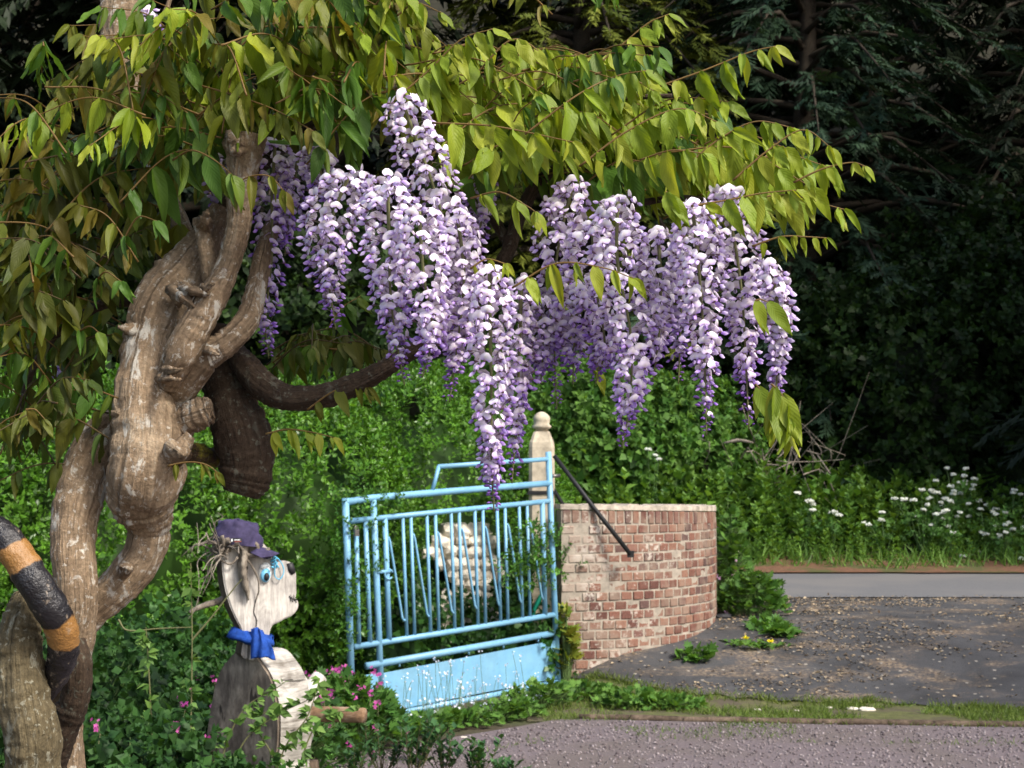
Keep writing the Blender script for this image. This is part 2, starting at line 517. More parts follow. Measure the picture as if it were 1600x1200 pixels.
def grid_sheet(name, xs, ys, mtl, dz=0.0, rough=0.0):
    X, Y = np.meshgrid(xs, ys)
    Z = H(X, Y) + dz
    if rough: Z = Z + rough * rng.standard_normal(Z.shape)
    nx, ny = len(xs), len(ys)
    f = [(j * nx + i, j * nx + i + 1, (j + 1) * nx + i + 1, (j + 1) * nx + i) for j in range(ny - 1) for i in range(nx - 1)]
    mb = MB().add(np.stack([X, Y, Z], -1).reshape(-1, 3), f)
    return tag(mb.build(name, mtl), kind='structure')

xs = np.concatenate([np.linspace(-90, -8, 16), np.arange(-7.5, 12.1, 0.25), np.linspace(14, 90, 16)])
ys = np.concatenate([np.linspace(-30, 2, 8), np.arange(2.5, 10.9, 0.5), np.arange(11, 15.2, 0.1), np.arange(15.4, 27, 0.4), np.linspace(28, 140, 30)])
grid_sheet('ground', xs, ys, MT['soil'])
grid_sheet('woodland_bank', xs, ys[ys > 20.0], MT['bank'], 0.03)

def sheet(name, x0, x1, y0, y1, nx, ny, dz, mtl, wig=0.05, wf=2.5):
    """ground sheet between two wavy edges y0(x), y1(x)"""
    xs = np.linspace(x0, x1, nx); V = []
    for x in xs:
        a = y0(x) + wig * (nz((x * wf, 1.3, 0)) + 0.6 * nz((x * wf * 4, 4.3, 0))); b = y1(x) + wig * (nz((x * wf, 7.3, 0)) + 0.6 * nz((x * wf * 4, 9.3, 0)))
        yy = np.linspace(a, b, ny)
        V.append(np.stack([np.full(ny, x), yy, H(x, yy) + dz], 1))
    f = [(i * ny + j, (i + 1) * ny + j, (i + 1) * ny + j + 1, i * ny + j + 1) for i in range(nx - 1) for j in range(ny - 1)]
    mb = MB().add(np.concatenate(V), f)
    return tag(mb.build(name, mtl), kind='structure')

grav_edge = lambda x: min(10.30, 8.83 + (x + 1.1) * 1.03) if x < 0.4 else 10.30 - 0.10 * (x - 0.4)
sheet('gravel_drive', -1.7, 16, lambda x: -3, grav_edge, 160, 40, 0.016, MT['gravel'], 0.10)
AX = [0.45, 0.7, 1.2, 2.3, 3.55, 16]; AY = [12.0, 11.75, 11.3, 11.07, 10.75, 9.6]
apron_near = lambda x: float(np.interp(x, AX, AY))
MT['moss'] = m_ground('mossy earth', (0.05, 0.055, 0.018), (0.12, 0.125, 0.04), 16, 0.9, None, 0.95, (0.075, 0.058, 0.042), 2.2)
sheet('grass_strip', 0.1, 16, lambda x: 10.2 - .1 * (x - .4), lambda x: apron_near(x) + .25, 140, 8, 0.008, MT['moss'], 0.1)
sheet('asphalt_driveway', 0.45, 16, apron_near, lambda x: 15.2, 150, 60, 0.020, MT['asphalt'], 0.15, 3.1)
sheet('road', -60, 60, lambda x: 15.1, lambda x: 18.9, 240, 12, 0.030, MT['road'], 0.05, 0.6)
sheet('road_verge', -40, 40, lambda x: 18.8, lambda x: 20.2, 200, 8, 0.050, MT['litter'], 0.12, 1.0)

# ------------------------------------------------------------------ leaf and sprig templates
def leaf_t(w=0.3, fold=0.10, droop=0.12, col=(1, 1, 1)):
    v = [(0, 0, 0), (-w, 0.42, fold), (0, 0.5, 0.02), (w, 0.42, fold), (0, 1.0, -droop)]
    return MB().add(v, [(0, 2, 4, 1), (0, 3, 4, 2)], [(0, 0), (-1, .42), (0, .5), (1, .42), (0, 1)], col)

LEAF = leaf_t()
def sprig_t(n=5, spread=0.9, size=0.42, stem=1.0, w=0.3, stemcol=(0.5, 0.45, 0.25), cross=True, seed=0, term=True, twig=True):
    """shoot along +Y with opposite leaf pairs; total length about 1"""
    r = np.random.default_rng(seed)
    mb = MB(); L = leaf_t(w)
    if twig: tube(mb, [(0, 0, 0), (0, stem * .98, 0)], [0.016, 0.006], 3, False, stemcol)
    D = []; Nn = []; Lc = []; S = []
    for i in range(n):
        y = stem * (0.12 + 0.82 * i / max(n - 1, 1)); ph = (i % 2) * math.pi / 2 * (1 if cross else 0) + r.uniform(-.4, .4)
        for s in (1, -1):
            side = np.array([math.cos(ph) * s, 0, math.sin(ph) * s])
            k = spread * (1 - 0.35 * i / n) * r.uniform(.8, 1.2)
            D.append(side * k + np.array([0, 0.75, 0]) + r.normal(0, .12, 3)); Nn.append(np.array([0, 1, 0]) - side * .5 + r.normal(0, .25, 3))
            Lc.append((0, y, 0)); S.append(size * (1 - 0.35 * i / n) * r.uniform(.8, 1.2))
    if term:
        for a in (0, 2.1, 4.2):
            D.append((math.cos(a) * .45, 1, math.sin(a) * .45)); Nn.append((-math.cos(a), .4, -math.sin(a))); Lc.append((0, stem, 0)); S.append(size * .55)
    mb.inst(L, frames(D, Nn), Lc, S, np.random.default_rng(seed + 1).uniform(.85, 1.15, (len(S), 1)) * np.ones((1, 3)))
    return mb

PRIVET = [sprig_t(4, 0.9, 0.40, 1.0, 0.27, seed=i) for i in range(4)]
NETTLE = [sprig_t(5, 1.3, 0.50, 1.0, 0.34, (0.4, 0.5, 0.2), True, seed=10 + i) for i in range(4)]
HAW = [sprig_t(4, 1.1, 0.36, 1.0, 0.40, seed=20 + i, twig=False) for i in range(3)]

def spray_t(seed=0, drop=0.35):
    """flat drooping conifer spray along +Y"""
    r = np.random.default_rng(seed); mb = MB(); V = []; Fc = []
    def blade(a, b, w):
        a = np.array(a); b = np.array(b); d = b - a; s = nrm(np.cross(d, (0, 0, 1))) * w; m = a + d * .45
        k = len(V); V.extend([a, m + s, b, m - s]); Fc.append((k, k + 1, k + 2, k + 3))
    z = lambda y: -drop * y * y
    blade((0, 0, 0), (0, 1, z(1)), 0.03)
    for i in range(7):
        y = 0.05 + 0.9 * i / 7
        for s in (1, -1):
            L = 0.40 * (1 - 0.6 * y) * r.uniform(.45, 1.3)
            e = np.array([s * L * r.uniform(.5, .9), y + L * r.uniform(.6, 1.0), z(y + L * .6) - .16 * r.random()])
            a = np.array([0, y, z(y)])
            blade(a, e, 0.042)
            m = a + (e - a) * .45
            blade(m, m + np.array([s * .05 + r.uniform(-.05, .1) * s, .17, -.03 - .04 * r.random()]), .03)

    return mb.add(V, Fc)
SPRAY = [spray_t(i, d) for i, d in enumerate((.2, .4, .6, .3))]

def shade_cols(n, c0, c1, r=rng, vary=0.25):
    t = r.random((n, 1)); a = np.array(c0); b = np.array(c1)
    return (a * (1 - t) + b * t) * r.uniform(1 - vary, 1 + vary, (n, 1))

def scatter(mb, tpls, loc, d, n, scale, cols, r=rng):
    k = r.integers(0, len(tpls), len(loc)); M = frames(d, n)
    for i, t in enumerate(tpls):
        s = k == i
        if s.any(): mb.inst(t, M[s], loc[s], scale[s], cols[s])
    return mb

def blob_points(ells, n, r, depth=(0.35, 0.02), lump=0.18, lscale=1.6, back=0.3):
    """points on the lumpy outer skin of a union of ellipsoids; returns loc, normal"""
    areas = np.array([(e[3] * e[4] + e[4] * e[5] + e[3] * e[5]) for e in ells]); pr = areas / areas.sum()
    P_ = []; N2 = []
    for e, p in zip(ells, pr):
        m = int(n * p * 1.7)
        g = nrm(r.standard_normal((m, 3)))
        R = np.array(e[3:6]); c = np.array(e[:3])
        nn = nrm(g / R)
        kk = np.array([1 + lump * (mnoise.noise(Vector(q * lscale + c)) + 0.6 * mnoise.noise(Vector(q * lscale * 2.7 + c * 2))) for q in g * R])
        pt = c + g * R * kk[:, None]
        keep = pt[:, 2] > H(pt[:, 0], pt[:, 1]) + 0.03
        # thin out the side turned away from the lane and garden
        tc = nrm(CAM - pt); face = (nn * tc).sum(1)
        keep &= (face > -0.25) | (r.random(m) < back)
        for e2 in ells:
            if e2 is e: continue
            q = (pt - np.array(e2[:3])) / np.array(e2[3:6])
            keep &= (q * q).sum(1) > 0.72
        pt = pt[keep]; nn = nn[keep]
        dpt = r.uniform(-depth[0], depth[1], (len(pt), 1)) * np.power(r.random((len(pt), 1)), .7)
        P_.append(pt + nn * dpt); N2.append(nn)
    return np.concatenate(P_), np.concatenate(N2)

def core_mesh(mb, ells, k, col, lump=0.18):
    """rough opaque core of a bush, coloured darker to stand in for shade"""
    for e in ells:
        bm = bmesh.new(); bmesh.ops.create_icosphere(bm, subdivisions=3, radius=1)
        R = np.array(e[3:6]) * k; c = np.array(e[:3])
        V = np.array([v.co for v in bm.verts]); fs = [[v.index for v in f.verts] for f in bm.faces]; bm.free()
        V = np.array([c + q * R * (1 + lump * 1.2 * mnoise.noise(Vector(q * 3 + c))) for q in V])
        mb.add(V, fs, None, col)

def bush(name, label, cat, ells, n, tpls, size, c0, c1, mt, seed, up=0.5, jitter=0.6, group=None, depth=(0.35, 0.03), lump=0.18, core=0.78, corecol=None, lscale=1.6, back=0.3, cull=None):
    r = np.random.default_rng(seed)
    cx = np.mean([e[0] for e in ells]); cy = np.mean([e[1] for e in ells])
    t = thing(name, label, cat, (cx, cy, float(H(cx, cy))), group)
    p, nn = blob_points(ells, n, r, depth, lump, lscale, back)
    if cull is not None:
        k = cull(p); p, nn = p[k], nn[k]
    d = nn + np.array([0, 0, up]) + r.normal(0, jitter, p.shape)
    mb = MB()
    scatter(mb, tpls, p, d, nn + r.normal(0, .5, p.shape) + np.array([0, 0, .6]), r.uniform(.7, 1.25, len(p)) * size, shade_cols(len(p), c0, c1, r), r)
    fo = mb.build('foliage', mt, t); tag(fo, kind='stuff')
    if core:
        cb = MB(); core_mesh(cb, ells, core if cull is None else core * .80, corecol or tuple(np.array(c0) * .6))  # core colour darker than the leaves, standing in for inner shade
        tag(cb.build('shaded_core', MT['needle'], t), kind='stuff')
    sb = MB()
    for i in range(3):
        x = cx + r.uniform(-.3, .3) * ells[0][3]; y = cy + r.uniform(-.2, .2) * ells[0][4]; z0 = float(H(x, y)) - .05
        tube(sb, catmull([(x, y, z0), (x + r.uniform(-.1, .1), y, z0 + ells[0][5] * .5), (x + r.uniform(-.3, .3), y, z0 + ells[0][5])], 6), np.linspace(.04, .015, 6) * max(1, ells[0][5]), 6, True)
    sb.build('stem', MT['bark_tree'], t)
    return t

def conifer(name, label, x, y, h, R, seed, c0, c1, nb=110, size=1.0, base=0.06, droop=0.35, group='conifers beyond the lane', dens=3.0):
    r = np.random.default_rng(seed); z0 = float(H(x, y))
    t = thing(name, label, 'tree', (x, y, z0), group)
    tb = MB(); zz = np.linspace(-.3, h * .97, 14)
    tube(tb, np.stack([x + .1 * np.sin(zz), y + 0 * zz, z0 + zz], 1), np.linspace(.035 * h * .5 + .08, .02, 14), 9, True, rough=.1, ridge=.06, seed=seed)
    L = []; D = []; Nn = []; S = []
    for i in range(nb):
        zf = base + (1 - base) * (i + r.random()) / nb
        az = i * 2.39996 + r.uniform(-.3, .3)
        Lb = R * (1 - zf) ** 0.75 * r.uniform(.75, 1.2) + .3
        out = np.array([math.cos(az), math.sin(az), 0])
        b0 = np.array([x, y, z0 + zf * h])
        pts = [b0, b0 + out * Lb * .5 + np.array([0, 0, .06 * Lb]), b0 + out * Lb + np.array([0, 0, -droop * Lb])]
        q = catmull(pts, 6)
        tube(tb, q, np.linspace(.035 + .006 * h * (1 - zf) , .008, 6), 4, False)
        m = max(5, int(Lb * dens))
        for k in range(m):
            f = .22 + .78 * (k + r.random()) / m
            pp = b0 + out * Lb * f; pp[2] = np.interp(f, [0, .5, 1], [p_[2] for p_ in pts])
            side = np.array([-out[1], out[0], 0]) * r.uniform(-1.0, 1.0)
            L.append(pp + r.normal(0, .05, 3)); D.append(out * .8 + side + np.array([0, 0, r.uniform(-.35, .1)])); Nn.append(np.array([0, 0, 1.]) + r.normal(0, .35, 3)); S.append(r.uniform(.55, 1.05) * size)
    tb.build('trunk', MT['bark_tree'], t)
    mb = MB(); L = np.array(L); S = np.array(S)
    scatter(mb, SPRAY, L, np.array(D), np.array(Nn), S, shade_cols(len(L), c0, c1, r), r)
    tag(mb.build('crown', MT['needle'], t), kind='stuff')
    return t

# ------------------------------------------------------------------ woodland beyond the lane
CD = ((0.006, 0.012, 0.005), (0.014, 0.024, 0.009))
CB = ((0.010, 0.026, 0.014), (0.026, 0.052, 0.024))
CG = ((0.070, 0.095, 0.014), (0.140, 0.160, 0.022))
con = [
    # x, y, h, R, palette, base, droop, label
    (5.2, 27.0, 14, 5.0, CB, .04, .30, 'blue green conifer with flat layered boughs behind the wisteria shoots'),
    (1.2, 28.0, 15, 4.6, CG, .08, .45, 'golden green conifer standing tallest behind the wisteria canopy'),
    (10.2, 27.5, 15, 5.2, CD, .03, .40, 'dark dense conifer above the ivy covered hedgerow'),
    (-3.4, 29.0, 20, 5.0, CD, .03, .40, 'dark conifer between golden conifer and garden hedge'),
    (7.8, 33.0, 22, 5.5, CD, .05, .40, 'dark conifer rising behind the blue green one'),
    (14.8, 29.0, 15, 5.6, CD, .03, .40, 'dark conifer at the hedgerow end by the cow parsley'),
    (3.2, 34.0, 23, 5.5, CD, .05, .40, 'dark conifer filling the gap behind golden conifer'),
    (-8.4, 30.0, 20, 5.4, CD, .03, .40, 'dark conifer behind the twisted wisteria trunk'),
    (-13.5, 32.0, 21, 5.6, CD, .05, .40, 'dark conifer far behind the bronze wisteria leaves'),
    (12.5, 36.0, 24, 6.0, CD, .05, .40, 'dark conifer deep in the wood above the lane'),
]
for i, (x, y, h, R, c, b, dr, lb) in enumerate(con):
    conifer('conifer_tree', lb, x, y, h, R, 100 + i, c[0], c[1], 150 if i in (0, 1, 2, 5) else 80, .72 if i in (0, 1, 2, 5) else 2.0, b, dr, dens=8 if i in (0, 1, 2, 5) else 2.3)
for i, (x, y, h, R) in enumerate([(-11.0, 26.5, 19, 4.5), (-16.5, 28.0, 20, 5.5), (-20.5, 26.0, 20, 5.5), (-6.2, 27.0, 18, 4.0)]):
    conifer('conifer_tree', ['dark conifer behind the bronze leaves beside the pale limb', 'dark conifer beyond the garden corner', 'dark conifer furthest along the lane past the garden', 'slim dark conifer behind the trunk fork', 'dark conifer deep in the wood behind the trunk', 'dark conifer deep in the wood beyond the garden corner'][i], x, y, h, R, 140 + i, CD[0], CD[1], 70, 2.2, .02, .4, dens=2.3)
for i, (x, y) in enumerate([(10.9, 20.6), (9.3, 19.9)]):  # unseen conifers added right of view to shade hedgerow and nettles
    conifer('conifer_tree', ['unseen dark conifer added on the bank to shade the hedgerow', 'unseen dark conifer added near the lane edge to shade the nettles'][i], x, y, 13 - 2 * i, 2.3, 160 + i, CD[0], CD[1], 80, 1.3, .10, .4, dens=3)
# unseen conifer added beside the drive to darken its corner
conifer('conifer_tree', 'unseen dark conifer added beside the gravel to shade its corner', 11.2, 5.6, 11, 2.6, 151, CD[0], CD[1], 90, 1.0, .03, .4, 'conifers beyond the lane')

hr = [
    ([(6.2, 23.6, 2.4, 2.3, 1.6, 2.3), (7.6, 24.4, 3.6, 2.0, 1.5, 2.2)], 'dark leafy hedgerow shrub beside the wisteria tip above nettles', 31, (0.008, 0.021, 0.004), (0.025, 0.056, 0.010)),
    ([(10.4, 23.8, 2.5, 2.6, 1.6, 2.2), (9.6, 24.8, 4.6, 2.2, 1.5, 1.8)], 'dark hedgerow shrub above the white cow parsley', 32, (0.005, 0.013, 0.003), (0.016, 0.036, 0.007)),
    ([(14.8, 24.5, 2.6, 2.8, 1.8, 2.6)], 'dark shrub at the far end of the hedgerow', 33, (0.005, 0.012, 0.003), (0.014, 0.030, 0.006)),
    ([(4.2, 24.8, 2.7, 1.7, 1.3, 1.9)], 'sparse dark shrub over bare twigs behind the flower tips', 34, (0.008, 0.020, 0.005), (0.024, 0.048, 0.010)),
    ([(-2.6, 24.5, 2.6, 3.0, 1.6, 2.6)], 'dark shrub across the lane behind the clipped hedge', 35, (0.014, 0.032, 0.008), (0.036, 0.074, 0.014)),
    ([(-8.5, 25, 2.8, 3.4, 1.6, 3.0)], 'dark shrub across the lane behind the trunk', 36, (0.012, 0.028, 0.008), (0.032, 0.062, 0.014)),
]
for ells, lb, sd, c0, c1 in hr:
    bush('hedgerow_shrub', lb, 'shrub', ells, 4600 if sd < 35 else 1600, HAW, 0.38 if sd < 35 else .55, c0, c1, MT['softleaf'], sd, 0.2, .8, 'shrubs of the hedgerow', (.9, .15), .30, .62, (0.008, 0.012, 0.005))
# big leaved shrub right behind the wall
bush('laurel_shrub', 'fresh green shrub of broad leaves behind the stone gate pillar', 'shrub',
     [(1.25, 22.3, 1.9, 1.15, .8, 1.15), (2.4, 22.6, 1.75, 1.0, .8, 1.0), (0.1, 22.5, 1.9, 1.2, .8, 1.1)], 3600, HAW, 0.42, (0.050, 0.135, 0.022), (0.115, 0.225, 0.04), MT['softleaf'], 41, .2, .7, None, (.35, .05), .25, .72)

# nettles along the bank: one mass of upright stems
r = np.random.default_rng(51); mb = MB(); n = 3600
x = r.uniform(-5, 17, n); y = 19.75 + 3.0 * r.random(n) ** 1.1
hh = (0.30 + 0.45 * sstep(19.7, 21.2, y)) * r.uniform(.65, 1.25, n) * (1 - .25 * sstep(4, 9, x))
p = np.stack([x, y, H(x, y) - .03], 1)
for f, nn in ((0.55, 2), (0.80, 1)):
    pass
lean = r.normal(0, .16, (n, 3)); lean[:, 2] = 1
cols = shade_cols(n, (0.060, 0.140, 0.020), (0.135, 0.25, 0.042), r)
scatter(mb, [sprig_t(6, 1.2, .27, 1.0, .33, (0.30, 0.4, 0.15), True, seed=60 + i) for i in range(4)], p, lean, r.normal(0, 1, (n, 3)) + [0, -1, 0], hh, cols, r)
o = mb.build('nettle_bank', MT['softleaf']); tag(o, 'bright green nettles massed along the bank beyond the lane', 'nettles', kind='stuff')

# rough grass at the foot of the bank
BL = MB().add([(-.05, 0, 0), (.05, 0, 0), (.035, .55, .06), (-.035, .55, .06), (0, 1, .28)], [(0, 1, 2, 3), (3, 2, 4)])
def grass(name, label, pts, hmin, hmax, c0, c1, seed, lean=.35, w=1.0):
    r = np.random.default_rng(seed); n = len(pts); mb = MB()
    d = r.normal(0, lean, (n, 3)); d[:, 2] = 1
    s = r.uniform(hmin, hmax, n)
    mb.inst(BL, frames(d, r.normal(0, 1, (n, 3)) + [0, 0, .01]), pts, np.stack([s * w, s, s], 1), shade_cols(n, c0, c1, r))
    return tag(mb.build(name, MT['softleaf']), label, 'grass', kind='stuff')
n = 9000; x = r.uniform(-3, 13, n); y = 19.25 + 0.9 * r.random(n) ** .8 + .15 * np.sin(x * 2.3)
k = (r.random(n) < np.where(x < 3.2, 1.0, .45))
x, y = x[k], y[k]
grass('verge_grass', 'short bright grass at the foot of the nettle bank', np.stack([x, y, H(x, y) + .03], 1), .10, .32, (0.06, 0.14, 0.02), (0.13, 0.24, 0.04), 71, .5, .7)

# ------------------------------------------------------------------ curved brick wall
WS = np.array([0.385, 12.0]); WT0 = math.radians(10); WR = 1.70
WC = WS + WR * np.array([-math.sin(WT0), math.cos(WT0)])
def warc(s, off=0.0):
    th = WT0 + s / WR
    nrmv = np.array([math.sin(th), -math.cos(th)])
    return WC + (WR + off) * nrmv, th, nrmv
WLEN = 2.95
wall = thing('brick_wall', 'curved red brick wall with flaking whitewash beside the blue gate', 'wall', (WS[0] + .9, WS[1] + .6, 0.1))
def arc_solid(mb, s0, s1, n, o0, o1, zb, zt, wob=0.0):
    ss = np.linspace(s0, s1, n); V = []
    for i, s in enumerate(ss):
        a, _, _ = warc(s, o0); b, _, _ = warc(s, o1); k0 = zt(s) if callable(zt) else zt; k = k0 + wob * nz((s * 9, 3, 1)) + wob * .6 * nz((s * 31, 3, 1))
        V += [(a[0], a[1], zb if not callable(zb) else zb(s)), (b[0], b[1], zb if not callable(zb) else zb(s)), (b[0], b[1], k), (a[0], a[1], k)]
    f = []
    for i in range(n - 1):
        for j in range(4):
            k = (j + 1) % 4
            f.append((i * 4 + j, (i + 1) * 4 + j, (i + 1) * 4 + k, i * 4 + k))
    f += [(0, 1, 2, 3), tuple((n - 1) * 4 + j for j in (3, 2, 1, 0))]
    mb.add(V, f)
ztop = lambda s: 1.385 - 0.02 * s
mb = MB(); arc_solid(mb, 0, WLEN, 60, -0.222, -0.0025, -0.3, lambda s: ztop(s) - .02)
mb.build('mortar', MT['mortar'], wall, smooth=False)
mb = MB(); arc_solid(mb, -0.01, WLEN + .01, 90, -0.235, 0.008, lambda s: ztop(s) - .012, lambda s: ztop(s) + .028, .022)
mb.build('capping', MT['capping'], wall, smooth=False)

def brick_mesh(w, h, d, seed):
    r = random.Random(seed); bm = bmesh.new(); bmesh.ops.create_cube(bm, size=1)
    for v in bm.verts: v.co = Vector((v.co.x * w, v.co.y * d, v.co.z * h))
    bmesh.ops.bevel(bm, geom=list(bm.edges), offset=0.006, segments=1, affect='EDGES')
    for v in bm.verts: v.co += Vector([r.uniform(-.0025, .0025) for _ in range(3)])
    me = bpy.data.meshes.new('brick'); bm.to_mesh(me); bm.free(); me.materials.append(MT['brick'])
    return me
BM = [brick_mesh(.100, .064, .09, i) for i in range(5)]
BS = [brick_mesh(.064, .102, .09, 20 + i) for i in range(4)]
rb = random.Random(4); bl = []
nc = 19; pitch = 0.0745; z_first = -0.13
for c in range(nc):
    z = z_first + c * pitch
    if z > 1.255: break
    s = 0.05 + (0.056 if c % 2 else 0)
    while s < WLEN - .04:
        q, th, nv = warc(s, -0.045 + rb.uniform(-.003, .009))
        if z + .03 > float(H(q[0] + .12 * nv[0], q[1] + .12 * nv[1])):
            bl.append((rb.choice(BM), q, z, th, s))
        s += 0.1115 + rb.uniform(-.002, .002)
s = 0.04
while s < WLEN - .03:
    q, th, nv = warc(s, -0.045 + rb.uniform(-.002, .008)); bl.append((rb.choice(BS), q, ztop(s) - .068, th, s)); s += 0.0755 + rb.uniform(-.002, .002)
# the bricks turned most to the view are single pieces, the rest one part
bl.sort(key=lambda b: b[4] + (0 if b[2] > float(H(b[1][0], b[1][1] - .2)) else 2))
rest = MB()
for i, (me, q, z, th, s) in enumerate(bl):
    rot = (rb.uniform(-.02, .02), rb.uniform(-.02, .02), th + rb.uniform(-.02, .02))
    if i < 298:
        o = place('brick', me, wall, (q[0], q[1], z)); o.rotation_euler = rot
    else:
        V = np.array([v.co for v in me.vertices]); a = th; M = np.array([[math.cos(a), -math.sin(a), 0], [math.sin(a), math.cos(a), 0], [0, 0, 1]])
        rest.add(V @ M.T + np.array([q[0], q[1], z]), [list(p.vertices) for p in me.polygons])
tag(rest.build('bricks', MT['brick'], wall, smooth=False), kind='stuff')
# smears of old render clinging to the face
mb = MB(); rs = np.random.default_rng(3)
def smear(sc, zc, ws, hs, seed):
    n = 14; V = [];
    for j in range(n + 1):
        a = 2 * math.pi * j / n; k = 1 + .45 * nz((math.cos(a) * 1.3 + seed, math.sin(a) * 1.3, seed * .7))
        for off in (0.007, -0.02):
            q, _, _ = warc(np.clip(sc + ws * k * math.cos(a), .01, WLEN), off if off < 0 else .006); V.append((q[0], q[1], min(zc + hs * k * math.sin(a), 1.3)))
    q, _, _ = warc(sc, .009); V.append((q[0], q[1], zc)); c = len(V) - 1
    f = [];
    for j in range(n): f += [(2 * j, 2 * j + 2, c), (2 * j, 2 * j + 1, 2 * j + 3, 2 * j + 2)]
    mb.add(V, f)
for a in [(2.18, .95, .030, .28, 1), (2.28, .62, .05, .26, 2), (2.50, .50, .10, .16, 3)]:
    smear(*a)
mb.build('render_patch', MT['mortar'], wall, smooth=False)

# ------------------------------------------------------------------ stone gate pillar
PX, PYY = 0.236, 12.26
pil = thing('gate_pillar', 'pale stone gate pillar with rounded finial between gate and wall', 'pillar', (PX, PYY, 0))
def rings(mb, prof, cx, cy, n=8, rot=math.pi / 8, jig=0.0):
    V = []
    for r_, z in prof:
        for j in range(n):
            a = rot + 2 * math.pi * j / n
            V.append((cx + r_ * math.cos(a), cy + r_ * math.sin(a), z))
    m = len(prof); f = [(i * n + j, i * n + (j + 1) % n, (i + 1) * n + (j + 1) % n, (i + 1) * n + j) for i in range(m - 1) for j in range(n)]
    f += [tuple(range(n))[::-1], tuple((m - 1) * n + j for j in range(n))]
    mb.add(V, f)
def sq(mb, prof, cx, cy, ch=0.25):
    V = []
    for r_, z in prof:
        for sx, sy in ((1, -1), (1, 1), (-1, 1), (-1, -1)):
            a = (sx * r_, sy * r_ * (1 - ch)); b = (sx * r_ * (1 - ch), sy * r_)
            for q in ((b, a) if sx * sy < 0 else (a, b)): V.append((cx + q[0], cy + q[1], z))
    n = 8; m = len(prof); f = [(i * n + j, i * n + (j + 1) % n, (i + 1) * n + (j + 1) % n, (i + 1) * n + j) for i in range(m - 1) for j in range(n)]
    f += [tuple(range(n))[::-1], tuple((m - 1) * n + j for j in range(n))]
    mb.add(V, f)
mb = MB(); sq(mb, [(.105, -.2), (.105, .5), (.103, 1.2), (.101, 1.86), (.095, 1.90), (.062, 1.985)], PX, PYY); mb.build('shaft', MT['stone'], pil, smooth=False)
mb = MB(); rings(mb, [(.05, 1.98), (.052, 2.005), (.074, 2.012), (.078, 2.03), (.06, 2.045), (.066, 2.07), (.068, 2.095), (.054, 2.12), (.03, 2.138), (.012, 2.145)], PX, PYY, 14); mb.build('finial', MT['stone'], pil)
mb = MB()
box(mb, (PX, PYY, 1.50), .222, .222, .03); mb.build('iron_strap', MT['black'], pil, smooth=False)
# black braces
wq, _, _ = warc(.55, .02)
br = thing('iron_brace', 'long black iron brace slanting from pillar top across the brick wall', 'brace', tuple(P(985, 866, 12.02)))
mb = MB(); a = P(866, 712, 12.10); b = P(985, 866, 11.99)
tube(mb, [a, a * .5 + b * .5 + np.array([0, 0, -.006]), b], .019, 6, True); mb.build('bar', MT['black'], br)
mb = MB(); box(mb, b + np.array([0.004, .035, 0]), .05, .07, .05); mb.build('fixing_plate', MT['black'], br, smooth=False)
br = thing('iron_brace', 'short black iron brace running from pillar to wall top behind the gate', 'brace', tuple(P(886, 798, 12.2)))
mb = MB(); tube(mb, [P(862, 760, 12.2), P(888, 802, 12.16)], .016, 6, True); mb.build('bar', MT['black'], br)

# ------------------------------------------------------------------ blue gate (traced in its own vertical plane)
GA = np.array([(545 - 800) / F * 10.5, 10.5, 0.0]); GB = np.array([(867 - 800) / F * 11.9, 11.9, 0.0])
gdir = nrm(GB - GA); GN = np.array([gdir[1], -gdir[0], 0.0])
def G(cx, cy, off=0.0):
    """gate-drawing coordinates (2.4 x photo, from pixel 520,640) to a point in the gate plane"""
    return on_plane(520 + cx / 2.4, 640 + cy / 2.4, GA + GN * off, GN)
gate = thing('garden_gate', 'sky blue tubular steel gate with slanting bars and solid lower panel', 'gate', tuple((GA + GB) / 2))
def gbar(name, pts, w, seg=10, off=0.0, m='paint', parent=None):
    q = np.array([G(x, y, off) for x, y in pts]); r_ = w / 2.4 / F * 11.45 / 2
    mb = MB(); tube(mb, q, r_, seg, True); return mb.build(name, MT[m], parent or gate)
gbar('post', [(47, 332), (58, 640), (72, 1100)], 25)
gbar('post', [(152, 338), (166, 680), (184, 1125)], 23)
gbar('post', [(808, 158), (824, 560), (846, 1040)], 24)
gbar('rail', [(50, 347), (150, 331), (480, 303), (815, 276)], 25)
gbar('rail', [(396, 214), (600, 200), (806, 186)], 18)
gbar('upright', [(398, 212), (374, 302)], 15)
gbar('rail', [(65, 418), (440, 380), (815, 343)], 20)
gbar('rail', [(80, 890), (460, 830), (835, 768)], 21)
gbar('rail', [(125, 962), (480, 900), (842, 836)], 25)
gbar('rail', [(180, 1150), (540, 1083), (850, 1020)], 22)
tops = [88, 122, 195, 262, 292, 352, 384, 443, 473, 532, 562, 615, 645, 698, 728, 785]
bots = [98, 140, 212, 278, 307, 367, 398, 458, 487, 545, 573, 630, 657, 712, 740, 796]
for i, (a, b) in enumerate(zip(tops, bots)):
    y0 = 418 - (a - 65) / 750 * 75; y1 = 890 - (b - 80) / 755 * 122
    if i == 0: y0 += 50
    gbar('bar', [(a, y0), (b, y1)], 20 if i in (2, 15) else 17 if i < 2 else 12.5, 8)
for k, (a, b, xt, xb) in enumerate([((212, 480), (262, 790), 199, 278), ((305, 468), (355, 775), 294, 366), ((397, 460), (447, 762), 386, 457), ((487, 448), (535, 745), 475, 544), ((575, 440), (622, 735), 564, 629), ((658, 430), (703, 722), 647, 711), ((740, 420), (785, 710), 730, 795)]):
    gbar('slanting_bar', [(xt, a[1] + 2), (a[0] - 3, a[1]), (a[0] + 2, a[1] + 14), (b[0] - 2, b[1] - 10), (b[0] + 3, b[1]), (xb, b[1] - 2)], 9.5, 6)
